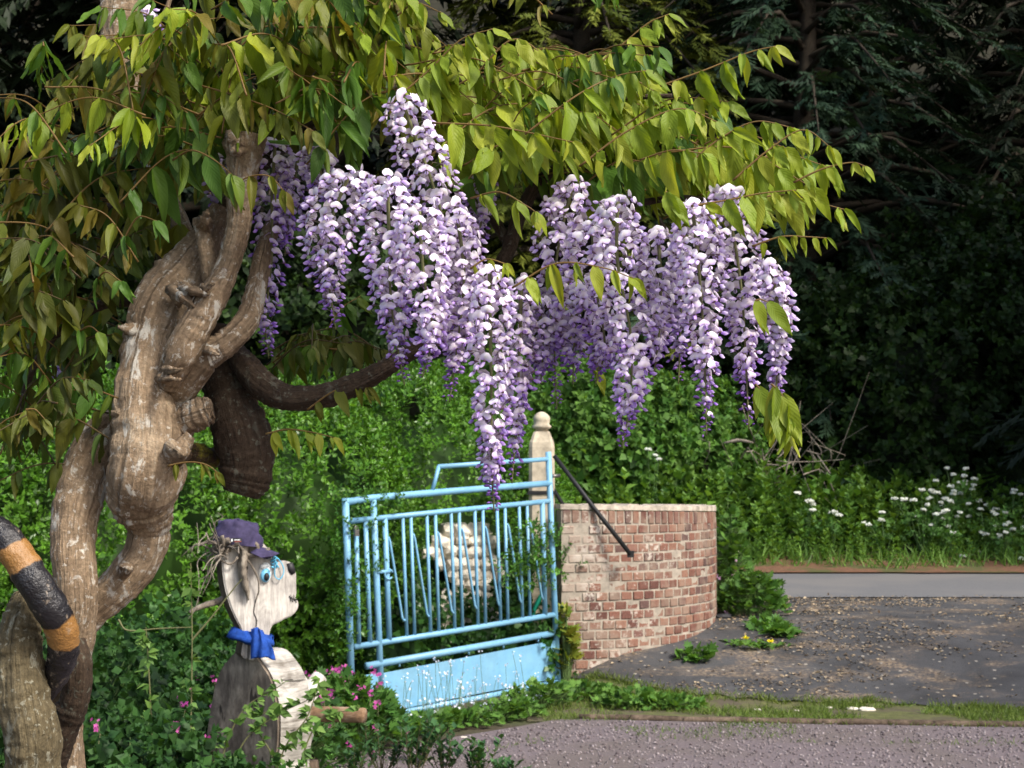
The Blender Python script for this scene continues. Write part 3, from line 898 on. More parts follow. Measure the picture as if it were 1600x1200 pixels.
def gpanel(q, name):
    mb = MB(); V = [G(x, y, .008) for x, y in q] + [G(x, y, -.008) for x, y in q]
    mb.add(V, [(0, 1, 2, 3), (7, 6, 5, 4), (0, 4, 5, 1), (1, 5, 6, 2), (2, 6, 7, 3), (3, 7, 4, 0)]); mb.build(name, MT['paint'], gate, smooth=False)
gpanel([(186, 988), (838, 864), (840, 1008), (186, 1136)], 'panel')
gpanel([(70, 1005), (176, 985), (180, 1100), (74, 1118)], 'panel')
for x in (250, 380, 510, 640, 770):
    y = 1150 - (x - 180) / 670 * 130
    gbar('panel_lug', [(x, y - 22), (x, y - 8)], 8, 6)
    y2 = 962 - (x - 125) / 717 * 126
    gbar('panel_lug', [(x, y2 + 8), (x, y2 + 24)], 8, 6)
gbar('latch', [(166, 610), (214, 606)], 12, 8, .02)
mb = MB(); c = G(210, 617, .025); tube(mb, [c + .018 / 1 * (math.cos(t) * gdir + math.sin(t) * np.array([0, 0, 1])) * 1.9 for t in np.linspace(.3, 5.6, 18)], .006, 6); mb.build('latch_ring', MT['paint'], gate)
gbar('hinge', [(822, 250), (850, 247)], 14, 8, -.02, 'steel'); gbar('hinge', [(838, 800), (862, 797)], 14, 8, -.02, 'steel')
gbar('tab', [(122, 438), (141, 438)], 14, 6, .005)
lk = thing('padlock', 'small tarnished padlock and chain on the gate edge', 'padlock', tuple(G(86, 455, .03)))
mb = MB(); c = G(88, 462, .035); box(mb, c, .035, .02, .045, math.atan2(gdir[1], gdir[0])); mb.build('body', MT['steel'], lk, smooth=False)
mb = MB(); c = c + np.array([0, 0, .022]); tube(mb, [c + .016 * (math.cos(t) * gdir + 1.5 * math.sin(t) * np.array([0, 0, 1])) for t in np.linspace(0, math.pi, 10)], .004, 6); mb.build('shackle', MT['steel'], lk)

# ------------------------------------------------------------------ clipped hedge behind the gate
def hedge_gap(p):
    d = p - CAM; yy = d[:, 1]; fx = d[:, 0] / yy * F + 800; fy = 750 - d[:, 2] / yy * F
    e = ((fx - 722) / 66) ** 2 + ((fy - 905) / 95) ** 2
    return ~((e < 1) & (yy < 12.45))
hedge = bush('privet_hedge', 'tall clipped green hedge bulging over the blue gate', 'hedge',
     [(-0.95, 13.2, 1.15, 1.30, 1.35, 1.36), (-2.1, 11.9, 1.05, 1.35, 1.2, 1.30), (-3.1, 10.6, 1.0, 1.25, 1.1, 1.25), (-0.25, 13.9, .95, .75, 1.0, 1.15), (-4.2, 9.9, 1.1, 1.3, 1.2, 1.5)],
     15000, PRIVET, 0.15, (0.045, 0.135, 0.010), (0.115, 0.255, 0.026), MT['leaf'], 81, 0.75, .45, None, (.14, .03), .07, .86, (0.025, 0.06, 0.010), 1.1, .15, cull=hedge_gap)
# hedge sprigs that have grown through the bars
r = np.random.default_rng(82); mb = MB(); L = []; D = []
for (cx, cy, sx, sy, n) in [(740, 560, 60, 70, 130), (700, 610, 40, 40, 60), (800, 540, 40, 60, 70), (90, 560, 40, 110, 90), (60, 800, 30, 60, 50), (100, 380, 40, 30, 40), (190, 350, 60, 20, 30)]:
    for i in range(n):
        L.append(G(cx + r.normal(0, sx), cy + r.normal(0, sy), r.uniform(-.16, .07))); D.append(r.normal(0, .6, 3) + [0, -.3, .7])
L = np.array(L); n = len(L)
scatter(mb, PRIVET, L, np.array(D), r.normal(0, .6, (n, 3)) + [0, -.5, 1], r.uniform(.07, .12, n), shade_cols(n, (0.035, 0.11, 0.012), (0.09, 0.22, 0.03), r), r)
tag(mb.build('foliage', MT['leaf'], hedge), kind='stuff')

# pale stones stacked behind the bars
rk = random.Random(9)
def stone_mesh(seed):
    bm = bmesh.new(); bmesh.ops.create_icosphere(bm, subdivisions=2, radius=.5)
    for v in bm.verts:
        q = v.co.copy(); m = max(abs(q.x), abs(q.y), abs(q.z)); q = q * (0.5 * .45 / m + .55)
        v.co = q * (1 + .28 * mnoise.noise(q * 3 + Vector((seed * 3.1, seed, 0))))
    me = bpy.data.meshes.new('garden_stone'); bm.to_mesh(me); bm.free(); me.materials.append(MT['rock']); return me
SM = [stone_mesh(i) for i in range(5)]
k = 0
rows = [(1000, 690, 775), (985, 672, 770), (968, 668, 776), (950, 676, 772), (932, 690, 770), (915, 705, 775), (898, 700, 770), (880, 672, 768), (862, 660, 765), (845, 668, 760), (828, 690, 750)]
heap = thing('rockery_wall', 'rough wall of pale stacked stones seen through the gate bars', 'wall', tuple(P(725, 1005, 12.25)))
for j, (y, x0, x1) in enumerate(rows):
    x = x0 + (8 if j % 2 else 0)
    while x < x1:
        w = rk.uniform(14, 24)
        D_ = 12.15 + (x - 720) * .003 + (1000 - y) * .0006
        q = P(x + w / 2, y, D_)
        o = place('stone', rk.choice(SM), heap, q); s_ = D_ / F
        o.scale = (w * s_ * 1.22, .26, 21 * s_ * 1.15); o.rotation_euler = (rk.uniform(-.15, .15), rk.uniform(-.15, .15), rk.uniform(-.4, .4))
        x += w
hose = thing('garden_hose', 'green hose hanging beside the pillar behind the gate', 'hose', tuple(P(830, 985, 12.1)))
mb = MB(); tube(mb, catmull([P(846, 930, 12.12), P(836, 950, 12.1), P(829, 970, 12.1), P(826, 1000, 12.12), P(820, 1040, 12.15)], 16), .018, 8, True, (1, 1, 1)); mb.build('tube', m_plain('green hose', (0.0, .16, .10), .4), hose)
# dark leafy undergrowth in front of the stones
bush('ivy_clump', 'dark leafy ground cover growing under the gate rails', 'ground cover', [(-0.35, 12.1, .28, .75, .25, .34), (-1.0, 11.55, .35, .5, .22, .5)], 500, HAW, .2, (0.02, 0.07, 0.012), (0.06, 0.15, 0.03), MT['leaf'], 91, .4, .6, None, (.12, .03), .3, .7)

# ------------------------------------------------------------------ carved wooden figure
FD = 6.9
fig = thing('carved_figure', 'carved wooden man of grey sawn slabs with a log arm', 'sculpture', tuple(P(420, 1200, FD) * [1, 1, 0]))
def slab(name, poly, p0, n, ext, mats, parent=fig, bev=.006, smooth=True):
    """traced outline cut from a plank: front face at plane (p0,n), thickness vector ext"""
    bm = bmesh.new()
    if smooth: poly = catmull(list(poly) + [poly[0]], len(poly) * 3)[:-1]
    vs_ = [bm.verts.new(on_plane(x, y, p0, n) - WO[parent.name]) for x, y in poly]
    f = bm.faces.new(vs_); bm.normal_update()
    if np.dot(np.array(f.normal), n) < 0: f.normal_flip()
    g = bmesh.ops.extrude_face_region(bm, geom=[f])
    for e in g['geom']:
        if isinstance(e, bmesh.types.BMVert): e.co += Vector(ext)
    for ff in bm.faces: ff.material_index = 1
    bm.normal_update()
    for ff in bm.faces:
        if abs(np.dot(np.array(ff.normal), n)) > .95: ff.material_index = 0
    bmesh.ops.recalc_face_normals(bm, faces=bm.faces)
    bmesh.ops.bevel(bm, geom=[e for e in bm.edges if len({f.material_index for f in e.link_faces}) > 1], offset=bev, segments=2, affect='EDGES')
    me = bpy.data.meshes.new(name); bm.to_mesh(me); bm.free()
    for m in mats: me.materials.append(m)
    return place(name, me, parent, WO[parent.name])
def fc(x, y): return (300 + x / 3.75, 780 + y / 3.75)
hp = P(405, 900, FD)
e_h = nrm([-.42, .91, 0]); hn = -e_h
poly = [fc(*q) for q in [(172, 300), (178, 400), (190, 500), (215, 600), (250, 690), (285, 760), (300, 840), (300, 930), (450, 940), (452, 815), (470, 745), (505, 725), (540, 705), (575, 690), (603, 668), (624, 632), (623, 600), (608, 578), (613, 555), (612, 500), (611, 440), (600, 400), (580, 372), (552, 361), (520, 362), (492, 372), (478, 335), (455, 300), (430, 270), (395, 240), (330, 225), (260, 228), (205, 250)]]
head = slab('head', poly, hp, hn, e_h * .115, [MT['wood_pale'], MT['wood_brown']])
def hp_(x, y, off=0.003): 
    q = fc(x, y); return on_plane(q[0], q[1], hp + hn * off, hn)
def patch(name, pts, off, mtl, parent, dome=0.0):
    V = [hp_(x, y, off) for x, y in pts]; c = np.mean(V, 0) + hn * dome
    V2 = [v - hn * (off + .004) for v in V]; n = len(V)
    mb = MB().add(V + [c] + V2, [(i, (i + 1) % n, n) for i in range(n)] + [(i, n + 1 + i, n + 1 + (i + 1) % n, (i + 1) % n) for i in range(n)])
    return mb.build(name, mtl, parent)
ell = lambda cx, cy, rx, ry, t=0, n=20: [(cx + rx * math.cos(a) * math.cos(t) - ry * math.sin(a) * math.sin(t), cy + rx * math.cos(a) * math.sin(t) + ry * math.sin(a) * math.cos(t)) for a in np.linspace(0, 2 * math.pi, n, endpoint=False)]
M_white = m_plain('chalky white paint', (.72, .74, .72), .5, .4, .1, 60)
M_blue = m_plain('pale blue eye paint', (.16, .45, .66), .45, .4, .15, 40)
M_blk = m_plain('black paint', (.012, .011, .012), .55, .4, .4, 60)
eye = patch('eye', ell(430, 432, 37, 62, .08), .006, M_white, fig, .010)
patch('iris', ell(432, 445, 27, 42, .1), .0165, M_blue, eye, .003)
patch('eyelid', ell(424, 395, 22, 16, -.2), .0165, M_white, eye, .002)
patch('pupil', ell(438, 455, 15, 24, .05), .021, M_blk, eye, .003)
patch('nose', [(556, 378), (590, 370), (604, 405), (606, 432), (584, 444), (565, 420)], .004, M_blk, fig, .002)
mb = MB()
for i, (x, y) in enumerate([(575, 575), (586, 580), (597, 574), (607, 584)]):
    tube(mb, [hp_(x, y - 14 + 4 * (i % 2), .004), hp_(x + 4, y + 24, .004)], .0018, 4)
tube(mb, [hp_(568, 570, .004), hp_(590, 584, .004), hp_(614, 590, .004)], .0018, 4)
mb.build('mouth', M_blk, fig)
mb = MB(); tube(mb, catmull([hp_(x, y, .002) for x, y in [(390, 470), (392, 540), (375, 590), (362, 660), (380, 710), (372, 760)]], 16), np.linspace(.003, .0018, 16), 5); mb.build('crack', M_blk, fig)
# shaggy bark ear and driftwood brow
mb = MB(); tube(mb, catmull([list(hp_(310, 250, .03)) + [.030], list(hp_(305, 330, .035)) + [.036], list(hp_(300, 430, .035)) + [.032], list(hp_(318, 520, .03)) + [.022], list(hp_(332, 590, .02)) + [.008]], 22)[:, :3], np.interp(np.linspace(0, 4, 22), range(5), [.030, .036, .032, .022, .006]), 12, True, rough=.35, ridge=.25, seed=3, flat=.6)
mb.build('ear', MT['drift'], fig)
rt = np.random.default_rng(15); mb = MB()
def twig(pts, r0, r1, n=14, rough=.25, seg=6):
    q = catmull(pts, n); tube(mb, q, np.linspace(r0, r1, n), seg, True, rough=rough, seed=r0 * 900)
twig([hp_(225, 285, .05), hp_(270, 262, .06), hp_(330, 330, .05), hp_(400, 318, .05), (hp_(455, 290, .05))], .011, .008)
twig([hp_(360, 250, .04), hp_(385, 280, .05), hp_(380, 310, .05)], .013, .008)
twig([hp_(295, 258, .06), hp_(310, 330, .06), hp_(350, 390, .05), hp_(385, 460, .04), hp_(392, 530, .03), hp_(375, 590, .01)], .007, .003, 24)
twig([hp_(270, 340, .04), hp_(230, 380, .03), hp_(190, 370, .02), hp_(165, 350, .02)], .006, .003)
mb.build('brow_branch', MT['drift'], fig)
mb = MB()
for i in range(26):   # wiry tangle of dead stems for hair
    a = hp_(190 + rt.uniform(-40, 40), 300 + rt.uniform(-40, 40), rt.uniform(-.05, .06)); pts = [a]
    d = np.array([-1, rt.normal(0, .5), rt.normal(.05, .25)])
    for k in range(rt.integers(4, 8)):
        d = nrm(d + rt.normal(0, .55, 3)) ; d[0] = -abs(d[0]) * .9 if i % 3 else d[0]
        pts.append(pts[-1] + d * rt.uniform(.025, .06) + [0, 0, -.012 * k * (i % 2)])
    n = len(pts) * 3
    tube(mb, catmull(pts, n), np.linspace(rt.uniform(.003, .006), .0012, n), 5, True, rough=.2, seed=i)
for k in range(7):
    a = hp_(195 + rt.uniform(-25, 25), 262 + rt.uniform(-30, 30), .04); tube(mb, catmull([a, a + rt.normal(0, .02, 3), a + rt.normal(0, .035, 3)], 7), np.linspace(.012, .005, 7), 6, True, rough=.4, seed=k)
mb.build('twig_hair', MT['drift'], fig)
mb = MB(); tube(mb, catmull([P(352, 936, FD + .05), P(330, 943, FD), P(308, 950, FD - .03), P(296, 957, FD - .05)], 14), np.linspace(.017, .008, 14), 8, True, rough=.25, ridge=.1, seed=2); mb.build('branch_stub', MT['drift'], fig)
# blue string loop
st_ = thing('string_loop', 'knotted pale blue string hung on the figure nose', 'string', tuple(hp_(480, 400, .02)))
mb = MB(); tube(mb, catmull([hp_(x, y, o) for x, y, o in [(470, 330, .01), (500, 345, .02), (530, 385, .02), (537, 430, .02), (515, 468, .02), (488, 455, .02), (485, 410, .025), (495, 365, .03), (470, 385, .02)]], 40), .0028, 5)
for i in range(6): c = hp_(482 + rt.uniform(-12, 12), 375 + rt.uniform(-25, 30), .02); tube(mb, [c, c + rt.normal(0, .014, 3), c + rt.normal(0, .018, 3)], .004, 5)
mb.build('string', m_plain('blue twine', (.10, .38, .56), .7), st_)
# torso: dark front slab and pale chainsawn chest
def fb(x, y): return (x / 2.6667, 780 + y / 2.6667)
tp = P(395, 1110, FD); e_t = nrm([.62, .78, 0]); tn = -e_t
poly = [fb(*q) for q in [(800, 1400), (838, 1120), (862, 940), (880, 830), (905, 730), (945, 670), (985, 635), (1050, 640), (1090, 680), (1130, 745), (1152, 830), (1163, 920), (1160, 1030), (1150, 1120), (1150, 1400)]]
slab('torso', poly, tp, tn, e_t * .21, [MT['wood_dark'], MT['wood_side']], bev=.010)
poly = [fb(*q) for q in [(990, 680), (985, 600), (1000, 575), (1070, 570), (1085, 620), (1080, 690)]]
slab('neck', poly, tp + np.array([0, .03, 0]), tn, e_t * .06, [MT['wood_dark'], MT['wood_brown']])
mb = MB(); q = catmull([list(P(447, 1052, FD + .10)) + [.05], list(P(462, 1080, FD + .15)) + [.075], list(P(468, 1125, FD + .17)) + [.07], list(P(462, 1180, FD + .17)) + [.06], list(P(455, 1260, FD + .15)) + [.05]], 24)
tube(mb, q[:, :3], q[:, 3], 16, True, rough=.12, seed=4); mb.build('chest', MT['wood_side'], fig)
mb = MB(); a = P(468, 1116, FD + .10); b = P(569, 1118, FD - .02); q = catmull([a, a * .5 + b * .5 + [0, 0, .003], b], 12)
tube(mb, q, np.linspace(.036, .033, 12), 14, True, rough=.05, seed=7); mb.build('arm', MT['log'], fig)
mb = MB(); a = P(472, 1098, FD + .12); b = P(500, 1058, FD + .22); tube(mb, catmull([a, a * .6 + b * .4, b], 10), np.linspace(.055, .035, 10), 12, True, rough=.1, seed=8); mb.build('arm', MT['wood_pale'], fig)
mb = MB(); tube(mb, catmull([P(480, 1190, FD + .1), P(484, 1240, FD + .1), P(480, 1330, FD + .1)], 8), [.05] * 8, 10, True, rough=.15, seed=9); mb.build('leg', MT['wood_brown'], fig)
mb = MB(); tube(mb, catmull([P(350, 1220, FD + .02), P(350, 1270, FD + .02), P(352, 1345, FD + .02)], 8), [.07] * 8, 10, True, rough=.15, seed=10); mb.build('leg', MT['wood_brown'], fig)
# blue scarf
M_scarf = m_plain('royal blue cotton', (.012, .055, .27), .8, .2, .35, 30, .5, 0, .01)
sc = thing('neck_scarf', 'royal blue cloth scarf tied around the figure neck', 'scarf', tuple(P(395, 1005, FD)))
c0 = P(392, 997, FD + .05); mb = MB()
ring = [c0 + np.array([.078 * math.cos(t), .085 * math.sin(t) * .9, .018 * math.cos(t + 2.6)]) for t in np.linspace(0, 2 * math.pi, 28)]
tube(mb, ring, .031, 14, False, rough=.55, ridge=.35, seed=5, flat=.8); mb.build('wrap', M_scarf, sc)
def cloth(pts_rows, name):
    R_ = [catmull(r_, 10) for r_ in pts_rows]; R_ = catmull([np.ravel(x) for x in R_], 12).reshape(12, 10, 3)
    R_ = R_ + np.array([[[0, .012 * math.sin(j * 1.5 + i * .5), .004 * nz((i, j, 3), .7)] for j in range(10)] for i in range(12)])
    V = R_.reshape(-1, 3); V = np.concatenate([V, V + [0, .006, 0]]); f = []
    for i in range(11):
        for j in range(9):
            a = i * 10 + j; f += [(a, a + 1, a + 11, a + 10), (a + 120, a + 130, a + 131, a + 121)]
    b = list(range(0, 10)) + [i * 10 + 9 for i in range(1, 12)] + list(range(118, 109, -1)) + [i * 10 for i in range(10, 0, -1)]
    f += [(b[k], b[k - 1], b[k - 1] + 120, b[k] + 120) for k in range(len(b))]
    MB().add(V, f).build(name, M_scarf, sc)
S = lambda x, y, d=0: P(*fc(x, y), FD - .05 + d)
cloth([[S(345, 760), S(380, 752), S(410, 770)], [S(342, 840, -.02), S(395, 830, -.03), S(445, 830, -.01)], [S(345, 925, -.02), S(405, 920, -.03), S(478, 880, 0)], [S(350, 930, -.02), S(420, 925, -.02), S(490, 945, 0)]], 'hanging_end')
# baseball cap
M_cap = m_plain('faded purple navy cotton', (.040, .033, .075), .85, .2, .45, 22, .5, 0, .008)
cap = thing('baseball_cap', 'faded navy baseball cap on the wooden figure head', 'cap', tuple(P(372, 850, FD + .04)))
cc = P(371, 850, FD - .02); mb = MB(); V = []; nu, nv = 48, 16
for i in range(nv):
    ph = i / (nv - 1) * math.pi / 2
    for j in range(nu):
        t = 2 * math.pi * j / nu; k = 1 + .13 * nz((math.cos(t) * 2, math.sin(t) * 2, ph * 2.5)) + .06 * nz((math.cos(t) * 5, math.sin(t) * 5, ph * 6))
        x = .108 * math.cos(t) * math.cos(ph) ** .55 * k; y = .095 * math.sin(t) * math.cos(ph) ** .55 * k; z = .112 * math.sin(ph) ** .85 * k
        z += -.012 * math.cos(t) * (1 - ph) - .02 * max(0, math.cos(t)) * math.sin(ph)
        V.append(cc + [x, y, z])
mb.add(V, [(i * nu + j, i * nu + (j + 1) % nu, (i + 1) * nu + (j + 1) % nu, (i + 1) * nu + j) for i in range(nv - 1) for j in range(nu)])
mb.build('crown', M_cap, cap)
mb = MB(); V = []
for s_ in (0, 1):
    for i in range(6):
        f = i / 5
        for j in range(11):
            t = (j / 10 - .5) * 2; w = .078 * math.sqrt(max(0, 1 - (f * .92) ** 2.4)) + .004
            V.append(cc + [.072 + .03 * (1 - t * t) + f * .085 * (1 - .25 * t * t), w * t, -.010 - .030 * f - .022 * t * t - .004 * s_])
f = []
for i in range(5):
    for j in range(10):
        a = i * 11 + j; f += [(a, a + 11, a + 12, a + 1), (a + 66, a + 67, a + 78, a + 77)]
b = list(range(11)) + [i * 11 + 10 for i in range(1, 6)] + list(range(64, 54, -1)) + [i * 11 for i in range(4, 0, -1)]
f += [(b[k - 1], b[k], b[k] + 66, b[k - 1] + 66) for k in range(len(b))]
mb.add(V, f); mb.build('brim', M_cap, cap)
mb = MB(); tube(mb, [cc + [.0, 0, .096], cc + [0, 0, .102]], .008, 8); mb.build('button', M_cap, cap)
def capsurf(t, z):  # point on the near side of the cap
    ph = math.asin(min(1, (z / .1) ** (1 / .85))); return cc + np.array([.108 * math.cos(t) * math.cos(ph) ** .55, .095 * math.sin(t) * math.cos(ph) ** .55, z]) * [1.05, 1.08, 1]
def strip(t0, t1, z0, z1, off, mt, name, parent):
    V = [];
    for t in np.linspace(t0, t1, 6):
        for z in (z0, z1): V.append(capsurf(t, z) + np.array([0, -off, 0]))
    return MB().add(V, [(2 * i, 2 * i + 2, 2 * i + 3, 2 * i + 1) for i in range(5)]).build(name, mt, parent)
lb = strip(4.62, 5.05, .012, .030, .006, M_blk, 'label', cap)
strip(4.64, 4.70, .015, .027, .008, M_white, 'label_mark', lb)
strip(4.76, 4.98, .021, .024, .008, M_white, 'label_mark', lb)
strip(4.76, 5.03, .014, .017, .008, m_plain('dull red thread', (.25, .06, .05)), 'label_mark', lb)

# ------------------------------------------------------------------ wisteria
WB = P(110, 1200, 2.35) * [1, 1, 0]
wis = thing('wisteria', 'old twisted wisteria hung with lilac flower clusters and fresh leaves', 'wisteria', tuple(WB))
def stem(pts, mt='bark', n=None, seg=30, rough=.12, ridge=.055, seed=0, name='stem', twist=1.0):
    """pts: (px, py, radius px, distance)"""
    n = n or max(14, len(pts) * 9)
    A = np.array([list(P(x, y, d)) + [r_ * d / F] for x, y, r_, d in pts])
    q = catmull(A, n); mb = MB()
    big = mt.startswith('bark') and max(p_[2] for p_ in pts) > 20 and name != 'snag'
    if big:
        q = catmull(A, n * 2); seg = 72
    tube(mb, q[:, :3], np.maximum(q[:, 3], .002), seg, True, rough=rough, ridge=ridge, seed=seed, twist=twist, fiss=.035 if big else 0)
    return mb.build(name, MT[mt], wis)
ground_pt = lambda x, y, d: None
stem([(345, 325, 16, 2.36), (325, 365, 24, 2.35), (290, 425, 42, 2.34), (252, 480, 47, 2.32), (233, 545, 41, 2.30), (224, 615, 47, 2.28), (228, 680, 53, 2.27), (226, 735, 58, 2.27), (222, 775, 50, 2.30), (232, 815, 34, 2.33), (225, 862, 31, 2.34), (190, 910, 30, 2.34), (148, 948, 27, 2.34), (112, 1000, 27, 2.35), (96, 1080, 30, 2.37), (95, 1200, 36, 2.38), (95, 1500, 45, 2.38), (98, 2450, 60, 2.36)], n=110, rough=.11, ridge=.06, seed=1, name='trunk')
stem([(182, 655, 26, 2.36), (150, 700, 36, 2.34), (126, 765, 38, 2.32), (114, 835, 34, 2.29), (116, 905, 32, 2.27), (118, 965, 31, 2.28), (108, 1040, 30, 2.31), (85, 1120, 32, 2.35), (70, 1250, 40, 2.42), (60, 1600, 48, 2.45), (55, 2450, 60, 2.45)], n=80, seed=2, rough=.09)
stem([(42, 930, 20, 2.18), (38, 955, 28, 2.17), (30, 1005, 34, 2.16), (33, 1070, 38, 2.15), (46, 1140, 41, 2.15), (50, 1210, 43, 2.16), (45, 1500, 50, 2.2), (40, 2300, 60, 2.2)], 'bark_green', n=60, seed=3, rough=.12)
stem([(112, 1005, 22, 2.26), (122, 1045, 22, 2.25), (117, 1095, 22, 2.26), (92, 1150, 26, 2.28), (70, 1230, 30, 2.30), (62, 1500, 34, 2.3), (60, 2400, 40, 2.3)], 'bark_shaded', n=50, seed=4)
stem([(262, 600, 22, 2.27), (285, 550, 27, 2.24), (312, 500, 25, 2.24), (338, 455, 22, 2.25), (360, 405, 18, 2.26), (374, 350, 19, 2.26), (376, 295, 22, 2.25), (383, 240, 28, 2.24), (387, 212, 31, 2.24)], n=60, seed=5, rough=.08)
stem([(255, 640, 24, 2.32), (290, 600, 24, 2.28), (318, 560, 24, 2.26), (355, 535, 21, 2.26), (388, 498, 19, 2.28), (402, 445, 16, 2.30), (415, 385, 14, 2.33), (440, 320, 12, 2.36)], n=60, seed=6)
stem([(245, 668, 30, 2.30), (285, 655, 27, 2.29), (312, 646, 24, 2.28), (326, 641, 21, 2.28), (333, 639, 14, 2.28)], n=26, seed=7, rough=.22)
stem([(335, 520, 28, 2.42), (345, 565, 32, 2.40), (358, 620, 37, 2.38), (376, 670, 43, 2.37), (386, 715, 42, 2.37), (382, 752, 38, 2.37), (376, 772, 27, 2.37)], 'bark_shaded', n=44, seed=8, rough=.13, ridge=.03)
stem([(350, 535, 16, 2.40), (378, 565, 20, 2.36), (408, 600, 23, 2.33), (450, 622, 20, 2.31), (510, 618, 19, 2.30), (565, 596, 17, 2.29), (610, 570, 14, 2.28), (670, 530, 12, 2.27), (740, 470, 11, 2.27), (790, 400, 11, 2.28), (815, 330, 11, 2.30), (860, 270, 9, 2.32), (960, 235, 8, 2.33), (1100, 240, 6, 2.33), (1180, 270, 4, 2.3)], 'bark_shaded', n=130, seed=9, rough=.10, seg=16)
stem([(268, 702, 12, 2.33), (300, 706, 15, 2.36), (345, 716, 14, 2.42), (385, 722, 12, 2.45)], 'bark_moss', n=26, seed=10, rough=.35)
stem([(196, -120, 28, 2.58), (190, -20, 29, 2.56), (188, 45, 31, 2.55), (195, 95, 25, 2.54), (205, 140, 14, 2.54), (235, 240, 12, 2.5), (290, 370, 16, 2.4)], n=50, seed=11)
stem([(200, 60, 5, 2.53), (235, 45, 5, 2.52), (262, 10, 4, 2.52), (275, -60, 3, 2.52)], n=20, seed=12, seg=8)
stem([(330, 440, 13, 2.3), (325, 405, 14, 2.29), (318, 370, 12, 2.29), (310, 340, 10, 2.29)], n=20, seed=13, rough=.3)
# canopy branches half hidden among the leaves
for i, pts in enumerate([
    [(345, 330, 12, 2.36), (430, 240, 11, 2.38), (540, 170, 10, 2.38), (660, 130, 8, 2.36), (800, 130, 7, 2.34), (950, 150, 5, 2.3), (1050, 150, 4, 2.28)],
    [(800, 390, 9, 2.29), (770, 340, 8, 2.31), (720, 270, 7, 2.32), (640, 200, 7, 2.33)],
    [(540, 170, 8, 2.38), (600, 90, 6, 2.36), (640, 70, 8, 2.35)],
    [(300, 380, 9, 2.42), (200, 330, 8, 2.46), (90, 330, 6, 2.5), (0, 380, 5, 2.5)],
    [(230, 470, 10, 2.4), (150, 480, 8, 2.42), (60, 560, 6, 2.45), (20, 680, 4, 2.45)],
    [(230, 180, 10, 2.52), (330, 90, 8, 2.48), (480, 30, 6, 2.44), (620, -20, 5, 2.4)],
    [(860, 300, 7, 2.31), (960, 320, 6, 2.24), (1080, 310, 5, 2.2), (1200, 350, 4, 2.18)]]):
    stem(pts, 'bark_shaded', seed=20 + i, seg=10, rough=.15)
# broken snags and knots
rw = np.random.default_rng(77)
for i, (x, y, dx, dy, r_, d) in enumerate([k_ for j_, k_ in enumerate([(300, 455, 35, 8, 8, 2.22), (285, 465, 25, 20, 10, 2.23), (318, 452, 22, -12, 6, 2.22), (270, 450, -20, -25, 9, 2.26), (268, 580, 22, -4, 6, 2.2), (262, 592, 28, 2, 5, 2.2), (258, 618, 26, -14, 6, 2.2), (205, 515, -28, -6, 10, 2.26), (215, 505, -30, 12, 8, 2.26), (186, 648, -2, -4, 9, 2.24), (280, 705, 12, 10, 14, 2.2), (272, 690, 10, -10, 12, 2.2), (150, 806, 14, 4, 9, 2.22), (134, 932, 10, 6, 12, 2.22), (197, 890, 6, 0, 8, 2.28), (364, 220, -10, -8, 13, 2.20), (370, 235, -14, 2, 9, 2.2), (305, 545, 12, -4, 7, 2.2), (330, 550, 16, 6, 5, 2.2), (345, 395, -22, -14, 8, 2.25), (320, 345, 6, -24, 9, 2.26), (335, 350, 18, -16, 7, 2.26)]) if j_ in (0, 1, 2, 4, 5, 7, 9, 10, 14, 15, 16, 18, 20)]):
    stem([(x - dx * .4, y - dy * .4, r_ * 1.5, d + .04), (x, y, r_ * 1.0, d + .005), (x + dx * .4, y + dy * .4, r_ * .6, d - .005), (x + dx * .75, y + dy * .75, r_ * .2, d - .01)], n=16, seg=12, rough=.8, ridge=.35, seed=40 + i, name='snag')

